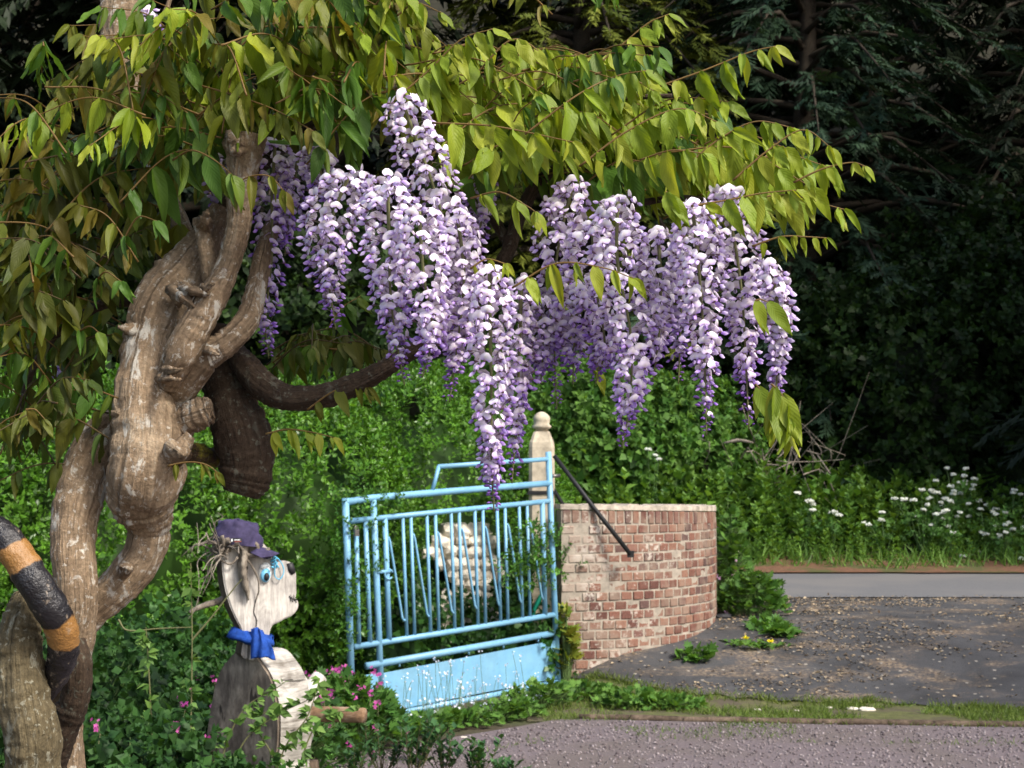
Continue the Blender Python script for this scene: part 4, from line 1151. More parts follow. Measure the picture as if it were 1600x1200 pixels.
# painted tail-like branch
tail = thing('painted_branch', 'curved branch painted with black and orange bands hooked over the trunk', 'branch', tuple(P(70, 1085, 2.13)))
A = np.array([list(P(x, y, d)) + [r_ * d / F] for x, y, r_, d in [(-60, 800, 20, 2.10), (-20, 822, 24, 2.1), (8, 843, 26, 2.1), (32, 875, 26, 2.1), (55, 912, 27, 2.1), (80, 952, 26, 2.11), (97, 988, 25, 2.13), (98, 1022, 23, 2.15), (88, 1056, 19, 2.17), (76, 1085, 11, 2.19), (70, 1100, 5, 2.2)]])
q = catmull(A, 90); mb = MB(); tube(mb, q[:, :3], q[:, 3], 26, True, rough=.10, ridge=.02, seed=6)
def m_tail():
    m, nt, out = mat('gloss black and orange bands')
    p = pos(nt); sep = N_(nt, 'ShaderNodeSeparateXYZ'); nt.links.new(attr(nt, 'uvm'), sep.inputs[0])
    w = noise_tex(nt, p, 45, 4, .6)
    a = N_(nt, 'ShaderNodeMath', operation='MULTIPLY_ADD', i_1=.018, i_2=-.009); nt.links.new(w, a.inputs[0])
    s = N_(nt, 'ShaderNodeMath', operation='ADD'); nt.links.new(sep.outputs[1], s.inputs[0]); nt.links.new(a.outputs[0], s.inputs[1])
    L = np.concatenate([[0], np.cumsum(np.linalg.norm(np.diff(q[:, :3], axis=0), axis=1))]); tot = L[-1]
    def at(y): return L[np.argmin(np.abs(q[:, 2] - P(0, y, 2.12)[2]))] / tot
    sc_ = N_(nt, 'ShaderNodeMath', operation='DIVIDE', i_1=float(tot)); nt.links.new(s.outputs[0], sc_.inputs[0])
    b = [at(852), at(888), at(968), at(1003)]
    blk = (.010, .009, .011); org = (.25, .125, .035)
    col = ramp(nt, sc_.outputs[0], [(0, blk), (b[0], blk), (b[0] + .006, org), (b[1], org), (b[1] + .006, blk), (b[2], blk), (b[2] + .006, org), (b[3], org), (b[3] + .006, blk)])
    chip = ramp(nt, noise_tex(nt, p, 60, 6, .7), [(.60, 0.0), (.66, .55)])
    col = mixc(nt, chip, col, (.30, .24, .18))
    r_ = ramp(nt, noise_tex(nt, p, 30, 3), [(.3, .16), (.7, .45)])
    finish(nt, out, col, r_, bump(nt, noise_tex(nt, p, 75, 5, .65), .8, .006), .5)
    return m
mb.build('branch', m_tail(), tail)

# ---- flowers
def petal_grid(fn, nu, nv, col):
    V = []; C = []; UV = []
    for j in range(nv + 1):
        for i in range(nu + 1):
            u = i / nu * 2 - 1; v = j / nv; V.append(fn(u, v)); C.append(col(u, v)); UV.append((u, v))
    f = [(j * (nu + 1) + i, j * (nu + 1) + i + 1, (j + 1) * (nu + 1) + i + 1, (j + 1) * (nu + 1) + i) for j in range(nv) for i in range(nu)]
    return V, f, UV, np.array(C)
def floret_t(pale, mid, deep, op=1.0, seed=0):
    """one pea flower, origin at its stalk, +Z outward, +Y up; centimetres turned to metres"""
    r = np.random.default_rng(seed); mb = MB(); k = .01; a = r.uniform(.9, 1.1, 4); tl = r.uniform(-.12, .12)
    def ban(u, v):
        w = 1.30 * a[0] * (math.sin(math.pi * (.12 + .80 * v) ** .85)) ** .7 * op
        y = 1.50 * a[1] * v * (1 - .14 * (1 - abs(u)) * (v > .9)) + .05; z = .35 + .55 * v * op - .62 * v * v * op
        x = w * u; z += (-.30 * op + .75 * (1 - op)) * abs(u) ** 1.3 * w + .06 * math.sin(u * 5 + tl * 30); y -= (.24 + tl) * abs(u) ** 1.5
        return (x * k, (y * .94 + z * .25 + tl * x) * k, (z - .32 * y) * k)
    def bcol(u, v):
        t = min(1, v * 2.6); c = np.array(deep) * (1 - t) + np.array(pale) * t
        e = max(0, abs(u) - .55) / .45 * .35; c = c * (1 - e) + np.array(mid) * e
        if v < .4 and abs(u) < .3: c = c * .7 + np.array((.62, .58, .20)) * .3
        return c
    mb.add(*petal_grid(ban, 4, 3, bcol))
    for s in (-1, 1):
        def wing(u, v, s=s):
            L = 1.25 * a[2]; h = .38 * math.sin(math.pi * (.12 + .80 * v)) * a[3]
            y = -.25 - .62 * v + h * u; z = .45 + L * v * .82 + .12 * u; x = s * (.10 + .30 * (1 - u * u) * math.sin(math.pi * min(1, v * .9 + .1)))
            return (x * k, y * k, z * k)
        mb.add(*petal_grid(wing, 2, 2, lambda u, v: np.array(mid) * v * .7 + np.array(deep) * (1 - .7 * v)))
    tube(mb, [(0, 0, -.2 * k), (0, 0, .25 * k), (0, 0, .5 * k)], [.12 * k, .22 * k, .2 * k], 5, False, (.20, .12, .16))
    tube(mb, [(0, -.35 * k, -1.6 * k), (0, -.02 * k, -.7 * k), (0, 0, -.15 * k)], [.055 * k] * 3, 3, False, (.20, .17, .14))
    return mb
PALES = [((.93, .88, .93), (.86, .78, .91), (.50, .35, .72)), ((.90, .82, .92), (.72, .58, .85), (.30, .14, .58)), ((.74, .64, .87), (.50, .35, .75), (.22, .08, .52))]
FLO = [[floret_t(*PALES[i], op, 5 * i + j) for j, op in enumerate((1.0, .86, 1.05))] for i in range(3)]
def bud_t():
    mb = MB(); k = .01
    tube(mb, [(0, 0, 0), (0, .05 * k, .35 * k), (0, -.02 * k, .8 * k), (0, -.2 * k, 1.15 * k)], [.12 * k, .3 * k, .26 * k, .05 * k], 6, True, (.30, .15, .52))
    tube(mb, [(0, -.2 * k, -1.0 * k), (0, 0, 0)], [.05 * k] * 2, 3, False, (.20, .16, .14)); return mb
BUD = bud_t()
FMESH = [[t.mesh('floret', MT['petal']) for t in row] for row in FLO]
flo_left = [297]
def to_eul(M):
    from mathutils import Matrix
    return Matrix(M.tolist()).to_euler()
def raceme(pts, W, D, n, seed, tone=0.0, indiv=0, open_=.86, tip=.18):
    """pts: pixels of the axis from top to tip, W: half width px"""
    r = np.random.default_rng(seed)
    ax = catmull([P(x, y, D + (0.02 * k if len(pts) > 2 else 0)) for k, (x, y) in enumerate(pts)], 40)
    mb = MB(); tube(mb, ax, np.linspace(.0028, .001, 40), 5, True, (.16, .17, .07)); ra = mb.build('raceme', MT['twig'], wis, origin=ax[0])
    f = (np.arange(n) + r.random(n) * .8) / n
    base = np.stack([np.interp(f * 39, np.arange(40), ax[:, k]) for k in range(3)], 1)
    az = np.arange(n) * 2.39996 + r.normal(0, .25, n)
    prof = np.interp(f, [0, .12, .32, .62, .85, 1], [.62, .95, 1.0, .74, .42, tip]) * r.uniform(.82, 1.12, n)
    rad = np.stack([np.cos(az), np.sin(az), np.zeros(n)], 1)
    Wm = .97 * W * D / F
    sc = np.interp(f, [0, .6, .88, 1], [1.0, .98, .78, .5]) * r.uniform(.66, .90, n)
    off = np.maximum(prof * Wm - .008, .004)
    loc = base + rad * off[:, None] + r.normal(0, .002, (n, 3)) + np.array([0, 0, .004])
    up = np.array([0, 0, 1.]) + r.normal(0, .30, (n, 3)) - rad * .15
    M = frames(up, rad + r.normal(0, .25, (n, 3)) + [0, 0, -.12])
    tv = f * 1.30 + r.normal(0, .17, n) + tone - .46
    pal = np.clip((tv * 2.6).astype(int), 0, 2); isbud = f > open_ + r.normal(0, .05, n)
    var = r.integers(0, 3, n)
    show = -rad[:, 1] + np.where(isbud, -3, 0) + r.random(n) * .25
    pick = set(np.argsort(-show)[:min(indiv, flo_left[0])]) if indiv else set()
    rest = MB()
    for i in sorted(pick):
        o = place('floret', FMESH[pal[i]][var[i]], ra, loc[i]); o.rotation_euler = to_eul(M[i]); o.scale = [sc[i]] * 3
        flo_left[0] -= 1
    idx = np.array([i for i in range(n) if i not in pick and not isbud[i]], int)
    for a in range(3):
        for b in range(3):
            s = idx[(pal[idx] == a) & (var[idx] == b)]
            if len(s): rest.inst(FLO[a][b], M[s], loc[s], sc[s], r.uniform(.92, 1.05, (len(s), 1)) * np.ones((1, 3)))
    s = np.nonzero(isbud)[0]
    if len(s): rest.inst(BUD, M[s], loc[s], sc[s] * 1.1)
    if rest.v: tag(rest.build('florets', MT['petal'], ra), kind='stuff')
    return ra
RAC = [  # axis, half width px, distance, florets, tone, single florets
    ([(628, 158), (655, 230), (680, 300), (704, 390), (712, 470), (705, 560)], 50, 2.06, 150, -.10, 26),
    ([(606, 285), (608, 380), (612, 480), (632, 602)], 50, 2.02, 130, .05, 26),
    ([(655, 330), (662, 430), (676, 520), (660, 590)], 46, 2.00, 110, -.02, 24),
    ([(715, 340), (725, 430), (716, 530), (702, 628)], 42, 2.08, 110, .05, 16),
    ([(545, 275), (520, 340), (512, 420), (525, 515)], 54, 2.09, 115, .0, 24),
    ([(765, 425), (766, 520), (768, 620), (768, 720), (772, 800)], 41, 2.01, 140, .04, 28),
    ([(815, 440), (812, 540), (808, 640), (800, 755)], 34, 2.14, 95, .32, 8),
    ([(895, 290), (880, 350), (868, 420), (866, 530), (870, 640)], 44, 2.16, 110, .22, 14),
    ([(925, 345), (930, 440), (945, 540), (930, 600)], 48, 2.12, 110, .12, 14),
    ([(965, 315), (965, 410), (985, 520), (985, 620), (972, 700)], 52, 2.06, 150, .02, 26),
    ([(1028, 365), (1032, 440), (1030, 520), (1020, 595)], 38, 2.08, 85, .0, 16),
    ([(1082, 325), (1092, 420), (1100, 540), (1104, 680)], 46, 2.02, 135, .0, 28),
    ([(1130, 300), (1148, 380), (1160, 470), (1165, 560), (1170, 670)], 48, 2.07, 135, .02, 20),
    ([(1205, 418), (1216, 490), (1216, 560), (1208, 650)], 28, 2.03, 80, -.15, 16),
    ([(905, 455), (898, 520), (895, 600)], 40, 2.18, 65, .35, 0),
    ([(842, 470), (848, 540), (845, 600)], 38, 2.20, 60, .35, 0),
    ([(430, 225), (425, 310), (425, 400), (415, 500), (420, 560)], 36, 2.28, 75, .75, 6),  # deeper purple stands in for shade on this cluster and the next
    ([(465, 250), (455, 320), (445, 400)], 36, 2.30, 50, .7, 0),
    ([(490, 235), (505, 280), (520, 330)], 34, 2.2, 45, .15, 5),
    ([(752, 285), (752, 330), (748, 400)], 26, 2.24, 35, .3, 0),
    ([(350, 250), (348, 300), (340, 380)], 30, 2.36, 35, .3, 0),
    ([(95, 455), (100, 540), (90, 620)], 26, 2.55, 35, .4, 0),
    ([(230, 20), (228, 70), (232, 130)], 30, 2.62, 30, .5, 0),
    ([(1060, 400), (1064, 480), (1060, 600)], 32, 2.22, 50, .5, 0),
]
for i, (pts, W, D, n, tone, ind) in enumerate(RAC):
    raceme(pts, W, D, int(n * 1.38), 300 + i, tone, ind)

# ---- leaves
def leaflet_t(col, w=.235, fold=.35, droop=.22, seed=0, wave=.02):
    V = []; UV = []; nu, nv = 4, 6
    for j in range(nv + 1):
        v = j / nv; ww = w * (math.sin(math.pi * min(1, v * .97 + .03) ** .72)) ** .85 * (1 - .25 * v) if j < nv else 0.004
        for i in range(nu + 1):
            u = i / nu * 2 - 1
            V.append((ww * u * math.cos(fold), v, abs(u) * ww * math.sin(fold) - droop * v * v + wave * math.sin(v * 9 + u * 3 + seed))); UV.append((u, v))
    return MB().add(V, [(j * 5 + i, j * 5 + i + 1, j * 5 + i + 6, j * 5 + i + 5) for j in range(nv) for i in range(nu)], UV, col)
SHP = [dict(w=.215, fold=.25, droop=.15, seed=0), dict(w=.235, fold=.40, droop=.38, seed=2, wave=.035), dict(w=.20, fold=.75, droop=.2, seed=4), dict(w=.205, fold=.15, droop=-.08, seed=6, wave=.045)]
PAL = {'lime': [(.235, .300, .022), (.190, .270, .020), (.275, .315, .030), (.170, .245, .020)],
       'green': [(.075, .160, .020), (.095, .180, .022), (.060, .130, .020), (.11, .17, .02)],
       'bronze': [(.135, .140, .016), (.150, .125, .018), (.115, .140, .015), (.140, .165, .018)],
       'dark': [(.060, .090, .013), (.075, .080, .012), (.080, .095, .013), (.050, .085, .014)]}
LT = {p: [[leaflet_t(c, **s) for s in SHP] for c in cs] for p, cs in PAL.items()}
LM = {}
leaf_left = [296]
def compound(px, npair, L, pal, seed, indiv=False, hang=.86, r0=.0016, Lx=None, world=False, taper=.45, pool=None):
    """pinnate leaf: px rows (x, y, distance) along its stalk; L leaflet length in metres"""
    r = np.random.default_rng(seed)
    A = np.array(px, float) if world else np.array([P(x, y, d) for x, y, d in px])
    q = catmull(A, 24); tan = nrm(np.gradient(q, axis=0)); mb = MB()
    rc = (.20, .13, .045) if pal != 'dark' else (.10, .07, .03)
    tube(mb, q, np.linspace(r0, r0 * .45, 24), 5, True, rc)
    lf = None; D = []; Nn = []; Lc = []; S = []
    for i in range(npair):
        f = .16 + .82 * i / max(npair - 1, 1); k = min(23, int(f * 23)); t = tan[k]
        sd = nrm(np.cross(t, (0, 0, 1.0))) if abs(t[2]) < .97 else np.array([1., 0, 0])
        for s in (1, -1):
            h = hang * r.uniform(.8, 1.15)
            D.append(sd * s * max(.12, 1 - h) + np.array([0, 0, -1.0]) * h + t * .28 + r.normal(0, .17, 3))
            Nn.append(sd * s * (h + .1) + np.array([0, 0, 1.0]) * (1.1 - h) + r.normal(0, .42, 3)); Lc.append(q[k])
            S.append(L * (1 - taper * max(0, f - .35) / .65) * r.uniform(.62, 1.18) * (1 - .25 * (i == 0)))
    D.append(tan[-1] + [0, 0, -.9]); Nn.append(np.array([0, -.6, .6]) + r.normal(0, .2, 3)); Lc.append(q[-1]); S.append(L * (1 - taper) * 1.15)
    M = frames(np.array(D), np.array(Nn)); Lc = np.array(Lc); S = np.array(S); n = len(S)
    ci = r.integers(0, 4, n); si = r.integers(0, 4, n)
    if indiv and leaf_left[0] >= n:
        lf = mb.build('leaf', MT['wleaf'], wis, origin=q[0])
        for i in range(n):
            key = (pal, ci[i], si[i])
            if key not in LM: LM[key] = LT[pal][ci[i]][si[i]].mesh('leaflet', MT['wleaf'])
            o = place('leaflet', LM[key], lf, Lc[i]); o.rotation_euler = to_eul(M[i]); o.scale = [S[i]] * 3
            leaf_left[0] -= 1
    else:
        for a in range(4):
            for b in range(4):
                s = np.nonzero((ci == a) & (si == b))[0]
                if len(s): mb.inst(LT[pal][a][b], M[s], Lc[s], S[s], r.uniform(.85, 1.15, (len(s), 1)) * np.ones((1, 3)))
        if pool is not None: pool.inst(mb, [np.eye(3)], [np.zeros(3)])
        else: lf = mb.build('leaf', MT['wleaf'], wis, origin=q[0])
    return lf
KEY = [  # stalk pixels (x, y, distance), pairs, leaflet length m, palette
    ([(675, 192, 2.02), (760, 196, 2.0), (820, 206, 2.0), (895, 222, 1.99)], 5, .074, 'lime'),
    ([(800, 450, 1.98), (868, 412, 1.97), (940, 418, 1.97), (990, 435, 1.97)], 6, .052, 'lime'),
    ([(895, 130, 2.2), (960, 80, 2.2), (1010, 38, 2.2), (1045, 22, 2.2)], 6, .055, 'lime'),
    ([(1030, 135, 2.15), (1100, 110, 2.15), (1170, 82, 2.15), (1212, 72, 2.15)], 6, .058, 'lime'),
    ([(1070, 262, 2.05), (1120, 220, 2.05), (1180, 190, 2.05), (1240, 200, 2.05)], 8, .058, 'lime'),
    ([(1145, 282, 2.02), (1200, 235, 2.02), (1255, 203, 2.02), (1300, 232, 2.02)], 7, .052, 'lime'),
    ([(1240, 285, 2.05), (1285, 264, 2.05), (1330, 254, 2.05), (1352, 260, 2.05)], 4, .040, 'lime'),
    ([(1080, 322, 2.0), (1140, 312, 2.0), (1190, 302, 2.0), (1245, 297, 2.0)], 6, .060, 'lime'),
    ([(1175, 385, 2.05), (1220, 370, 2.05), (1260, 370, 2.05), (1292, 372, 2.05)], 6, .036, 'lime'),
    ([(612, 160, 2.1), (670, 110, 2.1), (720, 62, 2.1), (770, 45, 2.1)], 8, .055, 'lime'),
    ([(740, 120, 2.15), (800, 62, 2.15), (850, 88, 2.15), (880, 130, 2.15)], 7, .055, 'lime'),
    ([(820, 210, 2.08), (900, 150, 2.08), (960, 120, 2.1), (1010, 110, 2.1)], 7, .070, 'lime'),
    ([(905, 260, 2.05), (980, 205, 2.05), (1060, 170, 2.05), (1120, 190, 2.05)], 8, .066, 'lime'),
    ([(1040, 300, 1.96), (1046, 303, 1.96), (1050, 306, 1.96)], 1, .074, 'lime'),
    ([(1180, 470, 1.96), (1188, 468, 1.96), (1200, 472, 1.96)], 1, .085, 'lime'),
    ([(1205, 600, 2.02), (1218, 612, 2.02), (1228, 630, 2.02), (1232, 650, 2.02)], 4, .088, 'lime'),
    ([(1180, 600, 2.06), (1196, 618, 2.06), (1205, 640, 2.06)], 2, .08, 'lime'),
    ([(925, 560, 2.25), (932, 570, 2.25), (936, 580, 2.25)], 1, .06, 'lime'),
    ([(415, 678, 2.2), (450, 671, 2.2), (490, 676, 2.2), (522, 684, 2.2)], 5, .046, 'lime'),
    ([(480, 640, 2.28), (520, 612, 2.28), (555, 602, 2.28), (575, 606, 2.28)], 4, .055, 'bronze'),
    ([(262, 728, 2.14), (295, 722, 2.13), (322, 726, 2.12), (340, 738, 2.12)], 3, .036, 'bronze'),
    ([(735, 310, 2.1), (780, 300, 2.05), (820, 320, 2.05), (838, 332, 2.05)], 3, .056, 'lime'),
    ([(735, 420, 2.0), (760, 405, 2.0), (790, 412, 2.0)], 3, .035, 'lime'),
    ([(440, 60, 2.25), (520, 30, 2.2), (580, 20, 2.2), (612, 45, 2.2)], 6, .085, 'green'),
    ([(300, 130, 2.2), (370, 150, 2.15), (430, 172, 2.12), (490, 205, 2.1)], 7, .060, 'bronze'),
    ([(350, 300, 2.16), (385, 278, 2.14), (420, 275, 2.12), (445, 300, 2.12)], 4, .056, 'bronze'),
    ([(270, 250, 2.2), (300, 235, 2.16), (335, 250, 2.14), (365, 275, 2.12)], 3, .078, 'green'),
    ([(150, 440, 2.25), (165, 425, 2.2), (190, 440, 2.18)], 2, .055, 'green'),
    ([(190, 380, 2.2), (215, 340, 2.18), (245, 345, 2.16)], 2, .062, 'green'),
    ([(120, 520, 2.25), (140, 510, 2.22), (155, 520, 2.2)], 2, .06, 'green'),
    ([(30, 460, 2.2), (60, 455, 2.2), (100, 470, 2.2)], 3, .075, 'dark'),
    ([(40, 640, 2.2), (55, 640, 2.2), (70, 655, 2.2)], 2, .05, 'bronze'),
    ([(1000, 250, 2.03), (1050, 235, 2.0), (1100, 240, 2.0)], 4, .07, 'lime'),
    ([(470, 150, 2.12), (500, 140, 2.1), (540, 165, 2.08)], 3, .05, 'green'),
    ([(620, 25, 2.15), (650, 5, 2.15), (690, 20, 2.15)], 3, .05, 'lime'),
    ([(420, 5, 2.2), (480, -18, 2.18), (540, -15, 2.16), (600, 15, 2.15)], 6, .085, 'green'),
    ([(500, -30, 2.2), (560, -50, 2.18), (610, -40, 2.16), (640, -10, 2.15)], 5, .08, 'lime'),
    ([(330, 15, 2.25), (380, -10, 2.2), (430, -5, 2.18), (470, 20, 2.15)], 5, .075, 'green'),
]
for i, (px, npr, L, pal) in enumerate(KEY):
    compound(px, npr, L, pal, 500 + i, True)
def inpoly(x, y, poly):
    c = False; j = len(poly) - 1
    for i in range(len(poly)):
        xi, yi = poly[i]; xj, yj = poly[j]
        if (yi > y) != (yj > y) and x < (xj - xi) * (y - yi) / (yj - yi) + xi: c = not c
        j = i
    return c
rf = np.random.default_rng(901)
far_leaves = MB()
def fill(poly, count, d0, d1, pals, dirx, L0, L1, seed0):
    xs = [p[0] for p in poly]; ys = [p[1] for p in poly]; k = 0
    while k < count:
        x = rf.uniform(min(xs), max(xs)); y = rf.uniform(min(ys), max(ys))
        if not inpoly(x, y, poly): continue
        D = rf.uniform(d0, d1); a = P(x, y, D)
        s = rf.uniform(*dirx); Lr = rf.uniform(.12, .22)
        d = np.array([s, rf.uniform(-.7, .5), rf.uniform(-.1, .45)]); d = nrm(d) * Lr
        pts = [a - d * .5, a + [0, 0, .012], a + d * .5 + [0, 0, -.035 * Lr / .2]]
        compound(pts, int(rf.integers(4, 7)), rf.uniform(L0, L1), pals[rf.integers(0, len(pals))], seed0 + k, False, rf.uniform(.74, .95), world=True, pool=far_leaves if D > d1 - .13 * (d1 - d0) else None)
        k += 1
fill([(640, 90), (780, 70), (980, 90), (1060, 140), (1160, 215), (1240, 260), (1210, 330), (1100, 320), (1020, 300), (900, 290), (800, 265), (720, 240), (660, 170)], 105, 2.12, 2.45, ['lime', 'lime', 'lime', 'green'], (.2, 1), .058, .085, 1000)
fill([(300, 0), (620, -30), (640, 60), (620, 150), (560, 190), (470, 180), (420, 150), (330, 160), (280, 80)], 70, 2.12, 2.5, ['green', 'lime', 'lime', 'bronze'], (-.4, 1), .060, .090, 1200)
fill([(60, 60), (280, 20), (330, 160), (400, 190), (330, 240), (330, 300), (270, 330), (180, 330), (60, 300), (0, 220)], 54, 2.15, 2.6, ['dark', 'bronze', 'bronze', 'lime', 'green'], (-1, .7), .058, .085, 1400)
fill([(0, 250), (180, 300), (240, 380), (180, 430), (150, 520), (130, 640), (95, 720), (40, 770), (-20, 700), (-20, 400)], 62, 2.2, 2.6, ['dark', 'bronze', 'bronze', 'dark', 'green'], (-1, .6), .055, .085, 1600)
fill([(420, 480), (560, 480), (580, 560), (480, 580), (420, 540)], 9, 2.35, 2.5, ['green', 'dark'], (-1, 1), .055, .07, 1800)
# unseen overhead canopy of the same climber, added to shade the upper left leaves
for i in range(46):
    a = np.array([rf.uniform(-1.1, .35), rf.uniform(1.9, 3.0), rf.uniform(2.42, 2.75)])
    d = nrm([rf.uniform(-1, 1), rf.uniform(-1, 1), .1]) * .2
    compound([a - d * .5, a + [0, 0, .02], a + d * .5], 5, rf.uniform(.055, .075), ['green', 'bronze', 'lime'][i % 3], 2000 + i, False, .7, world=True, pool=far_leaves)
tag(far_leaves.build('leaves', MT['wleaf'], wis), kind='stuff')

# ------------------------------------------------------------------ small plants and ground details
def ground_hit(px, py, lift=0.0):
    d = ray(px, py); t = np.linspace(4, 40, 8000)[:, None] / d[1]; q = CAM + d * t
    i = int(np.argmax(q[:, 2] < H(q[:, 0], q[:, 1]) + .02 + lift)); return q[i] - [0, 0, lift]
# timber edging and stones
ed = thing('timber_edging', 'low dark timber edging between gravel and mossy strip', 'edging', (2.2, 10.2, 0))
q = catmull([P(905, 1122, 10.36), P(1150, 1128, 10.2), P(1400, 1132, 10.1), P(1700, 1137, 9.98), P(2300, 1145, 9.7)], 60); q[:, 2] = .022
mb = MB(); tube(mb, q, .036, 6, True, rough=.18, ridge=.1, seed=3, flat=.7, nscale=6); mb.build('board', MT['wood_brown'], ed)

PALM = MB()   # lobed leaf
_v = [(0, 0, 0)]; 
for j in range(21):
    a = -2.4 + 4.8 * j / 20; rr = (.55 if j % 3 else 1.0) if j % 3 != 2 else .8
    _v.append((math.sin(a) * rr * .55, .45 + math.cos(a) * rr * .55, .10 * rr))
PALM.add(_v, [(0, j + 1, j + 2) for j in range(20)])
FL5 = MB()
for j in range(5):
    a = j * 2 * math.pi / 5; c, s = math.cos(a), math.sin(a)
    FL5.add([(0, 0, 0), (c * .5 - s * .32, s * .5 + c * .32, .1), (c, s, .16), (c * .5 + s * .32, s * .5 - c * .32, .1)], [(0, 1, 2, 3)])

def mound(name, label, cat, cx, cy, rx, ry, h, n, tpl, size, c0, c1, mt, seed, fl=None, stems=True):
    r = np.random.default_rng(seed); z0 = float(H(cx, cy)); t = thing(name, label, cat, (cx, cy, z0))
    a = r.uniform(0, 2 * math.pi, n); q = np.sqrt(r.random(n)); x = cx + rx * q * np.cos(a); y = cy + ry * q * np.sin(a)
    top = h * np.sqrt(np.maximum(0, 1 - q ** 2.2)) * np.array([1 + .35 * nz((x[i] * 4, y[i] * 4, seed)) for i in range(n)])
    z = H(x, y) + top * r.random(n) ** .35 + .02
    p = np.stack([x, y, z], 1)
    out = np.stack([(x - cx) / rx, (y - cy) / ry - .3, np.full(n, .35)], 1) + r.normal(0, .5, (n, 3)); nn = np.array([0, -.35, 1]) + r.normal(0, .38, (n, 3))
    mb = MB(); scatter(mb, tpl, p, out, nn, size * r.uniform(.65, 1.25, n), shade_cols(n, c0, c1, r), r)
    tag(mb.build('foliage', mt, t), kind='stuff')
    sb = MB(); k = r.choice(n, min(n, 140), False)
    for i in k: tube(sb, catmull([(cx + (x[i] - cx) * .6, cy + (y[i] - cy) * .6, float(H(x[i], y[i]))), (x[i] * .7 + cx * .3, y[i] * .7 + cy * .3, z0 + (z[i] - z0) * .6), p[i]], 5), .003, 4, False, (.10, .16, .05))
    tag(sb.build('stems', MT['twig'], t), kind='stuff')
    if fl:
        m, fsz, fc0, fc1, hgt = fl; fb_ = MB(); sb = MB()
        for i in range(m):
            a_ = r.uniform(0, 2 * math.pi); q_ = math.sqrt(r.random()) * 1.05; x_ = cx + rx * q_ * math.cos(a_); y_ = cy + ry * q_ * math.sin(a_)
            zt = float(H(x_, y_)) + h * math.sqrt(max(0, 1 - min(1, q_) ** 2.2)) + r.uniform(.3, 1) * hgt
            tube(sb, [(x_, y_, zt - hgt * 1.2), (x_ + r.normal(0, .01), y_, zt - hgt * .4), (x_, y_, zt)], .0022, 4, False, (.12, .12, .06))
            g = r.integers(3, 7)
            L_ = np.array([x_, y_, zt]) + r.normal(0, fsz * .9, (g, 3))
            fb_.inst(FL5, frames(r.normal(0, 1, (g, 3)) + [0, 0, .2], r.normal(0, .5, (g, 3)) + [.1, -.8, .5]), L_, fsz * r.uniform(.6, 1.1, g), shade_cols(g, fc0, fc1, r, .1))
        tag(fb_.build('flowers', MT['petal'], t), kind='stuff'); tag(sb.build('flower_stalks', MT['twig'], t), kind='stuff')
    return t
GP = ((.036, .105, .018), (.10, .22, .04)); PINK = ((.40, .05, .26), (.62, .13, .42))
g0 = P(545, 1140, 9.0)
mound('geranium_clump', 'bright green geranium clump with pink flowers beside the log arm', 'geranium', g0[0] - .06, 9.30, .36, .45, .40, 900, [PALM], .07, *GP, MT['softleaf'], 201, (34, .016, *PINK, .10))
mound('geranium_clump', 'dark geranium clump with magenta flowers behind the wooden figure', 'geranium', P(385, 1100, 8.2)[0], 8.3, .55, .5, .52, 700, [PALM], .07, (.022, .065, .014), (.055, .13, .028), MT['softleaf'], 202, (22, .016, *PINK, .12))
mound('geranium_clump', 'shade tinted geranium clump with magenta flowers between trunk and figure', 'geranium', P(265, 1100, 7.0)[0], 7.2, .50, .45, .48, 700, [PALM], .065, (.018, .055, .013), (.045, .11, .025), MT['softleaf'], 203, (20, .015, *PINK, .12))  # leaf colours darkened to stand in for shade
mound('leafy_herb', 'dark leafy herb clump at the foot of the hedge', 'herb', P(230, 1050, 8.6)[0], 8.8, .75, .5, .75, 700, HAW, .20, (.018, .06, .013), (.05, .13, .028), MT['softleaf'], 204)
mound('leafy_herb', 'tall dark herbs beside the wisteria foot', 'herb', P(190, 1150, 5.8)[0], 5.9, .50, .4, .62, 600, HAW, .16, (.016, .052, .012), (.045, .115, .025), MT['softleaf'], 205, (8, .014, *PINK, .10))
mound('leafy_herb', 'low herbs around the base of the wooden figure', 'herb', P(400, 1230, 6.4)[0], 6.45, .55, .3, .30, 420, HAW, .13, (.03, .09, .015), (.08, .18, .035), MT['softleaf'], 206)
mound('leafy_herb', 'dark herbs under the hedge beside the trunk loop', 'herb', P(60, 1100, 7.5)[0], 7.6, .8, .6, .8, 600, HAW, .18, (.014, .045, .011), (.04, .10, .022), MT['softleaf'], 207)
# weeds along the gate foot
gl = [(610, 1150, .07, 9.75), (660, 1140, .07, 10.0), (720, 1128, .08, 10.2), (790, 1118, .09, 10.5), (845, 1100, .16, 10.95), (905, 1085, .06, 11.3), (985, 1085, .09, 10.95), (1040, 1090, .05, 10.9)]
for i, (px, py, h, d) in enumerate(gl):
    mound('weed_clump', ['low yellow green weeds at the free end of the gate', 'pale weeds under the gate panel beside forget me nots', 'green weeds in front of the gate panel centre', 'leafy weeds below the gate panel', 'leafy weeds at the gate hinge post', 'weeds at the foot of the brick wall', 'bright weeds on the asphalt edge', 'small weeds trailing along the asphalt edge'][i], 'weeds', (px - 800) / F * d, d, .26, .20, h, 240, [PALM, leaf_t(.28)] , .06, (.05, .13, .02), (.13, .25, .045), MT['softleaf'], 220 + i)
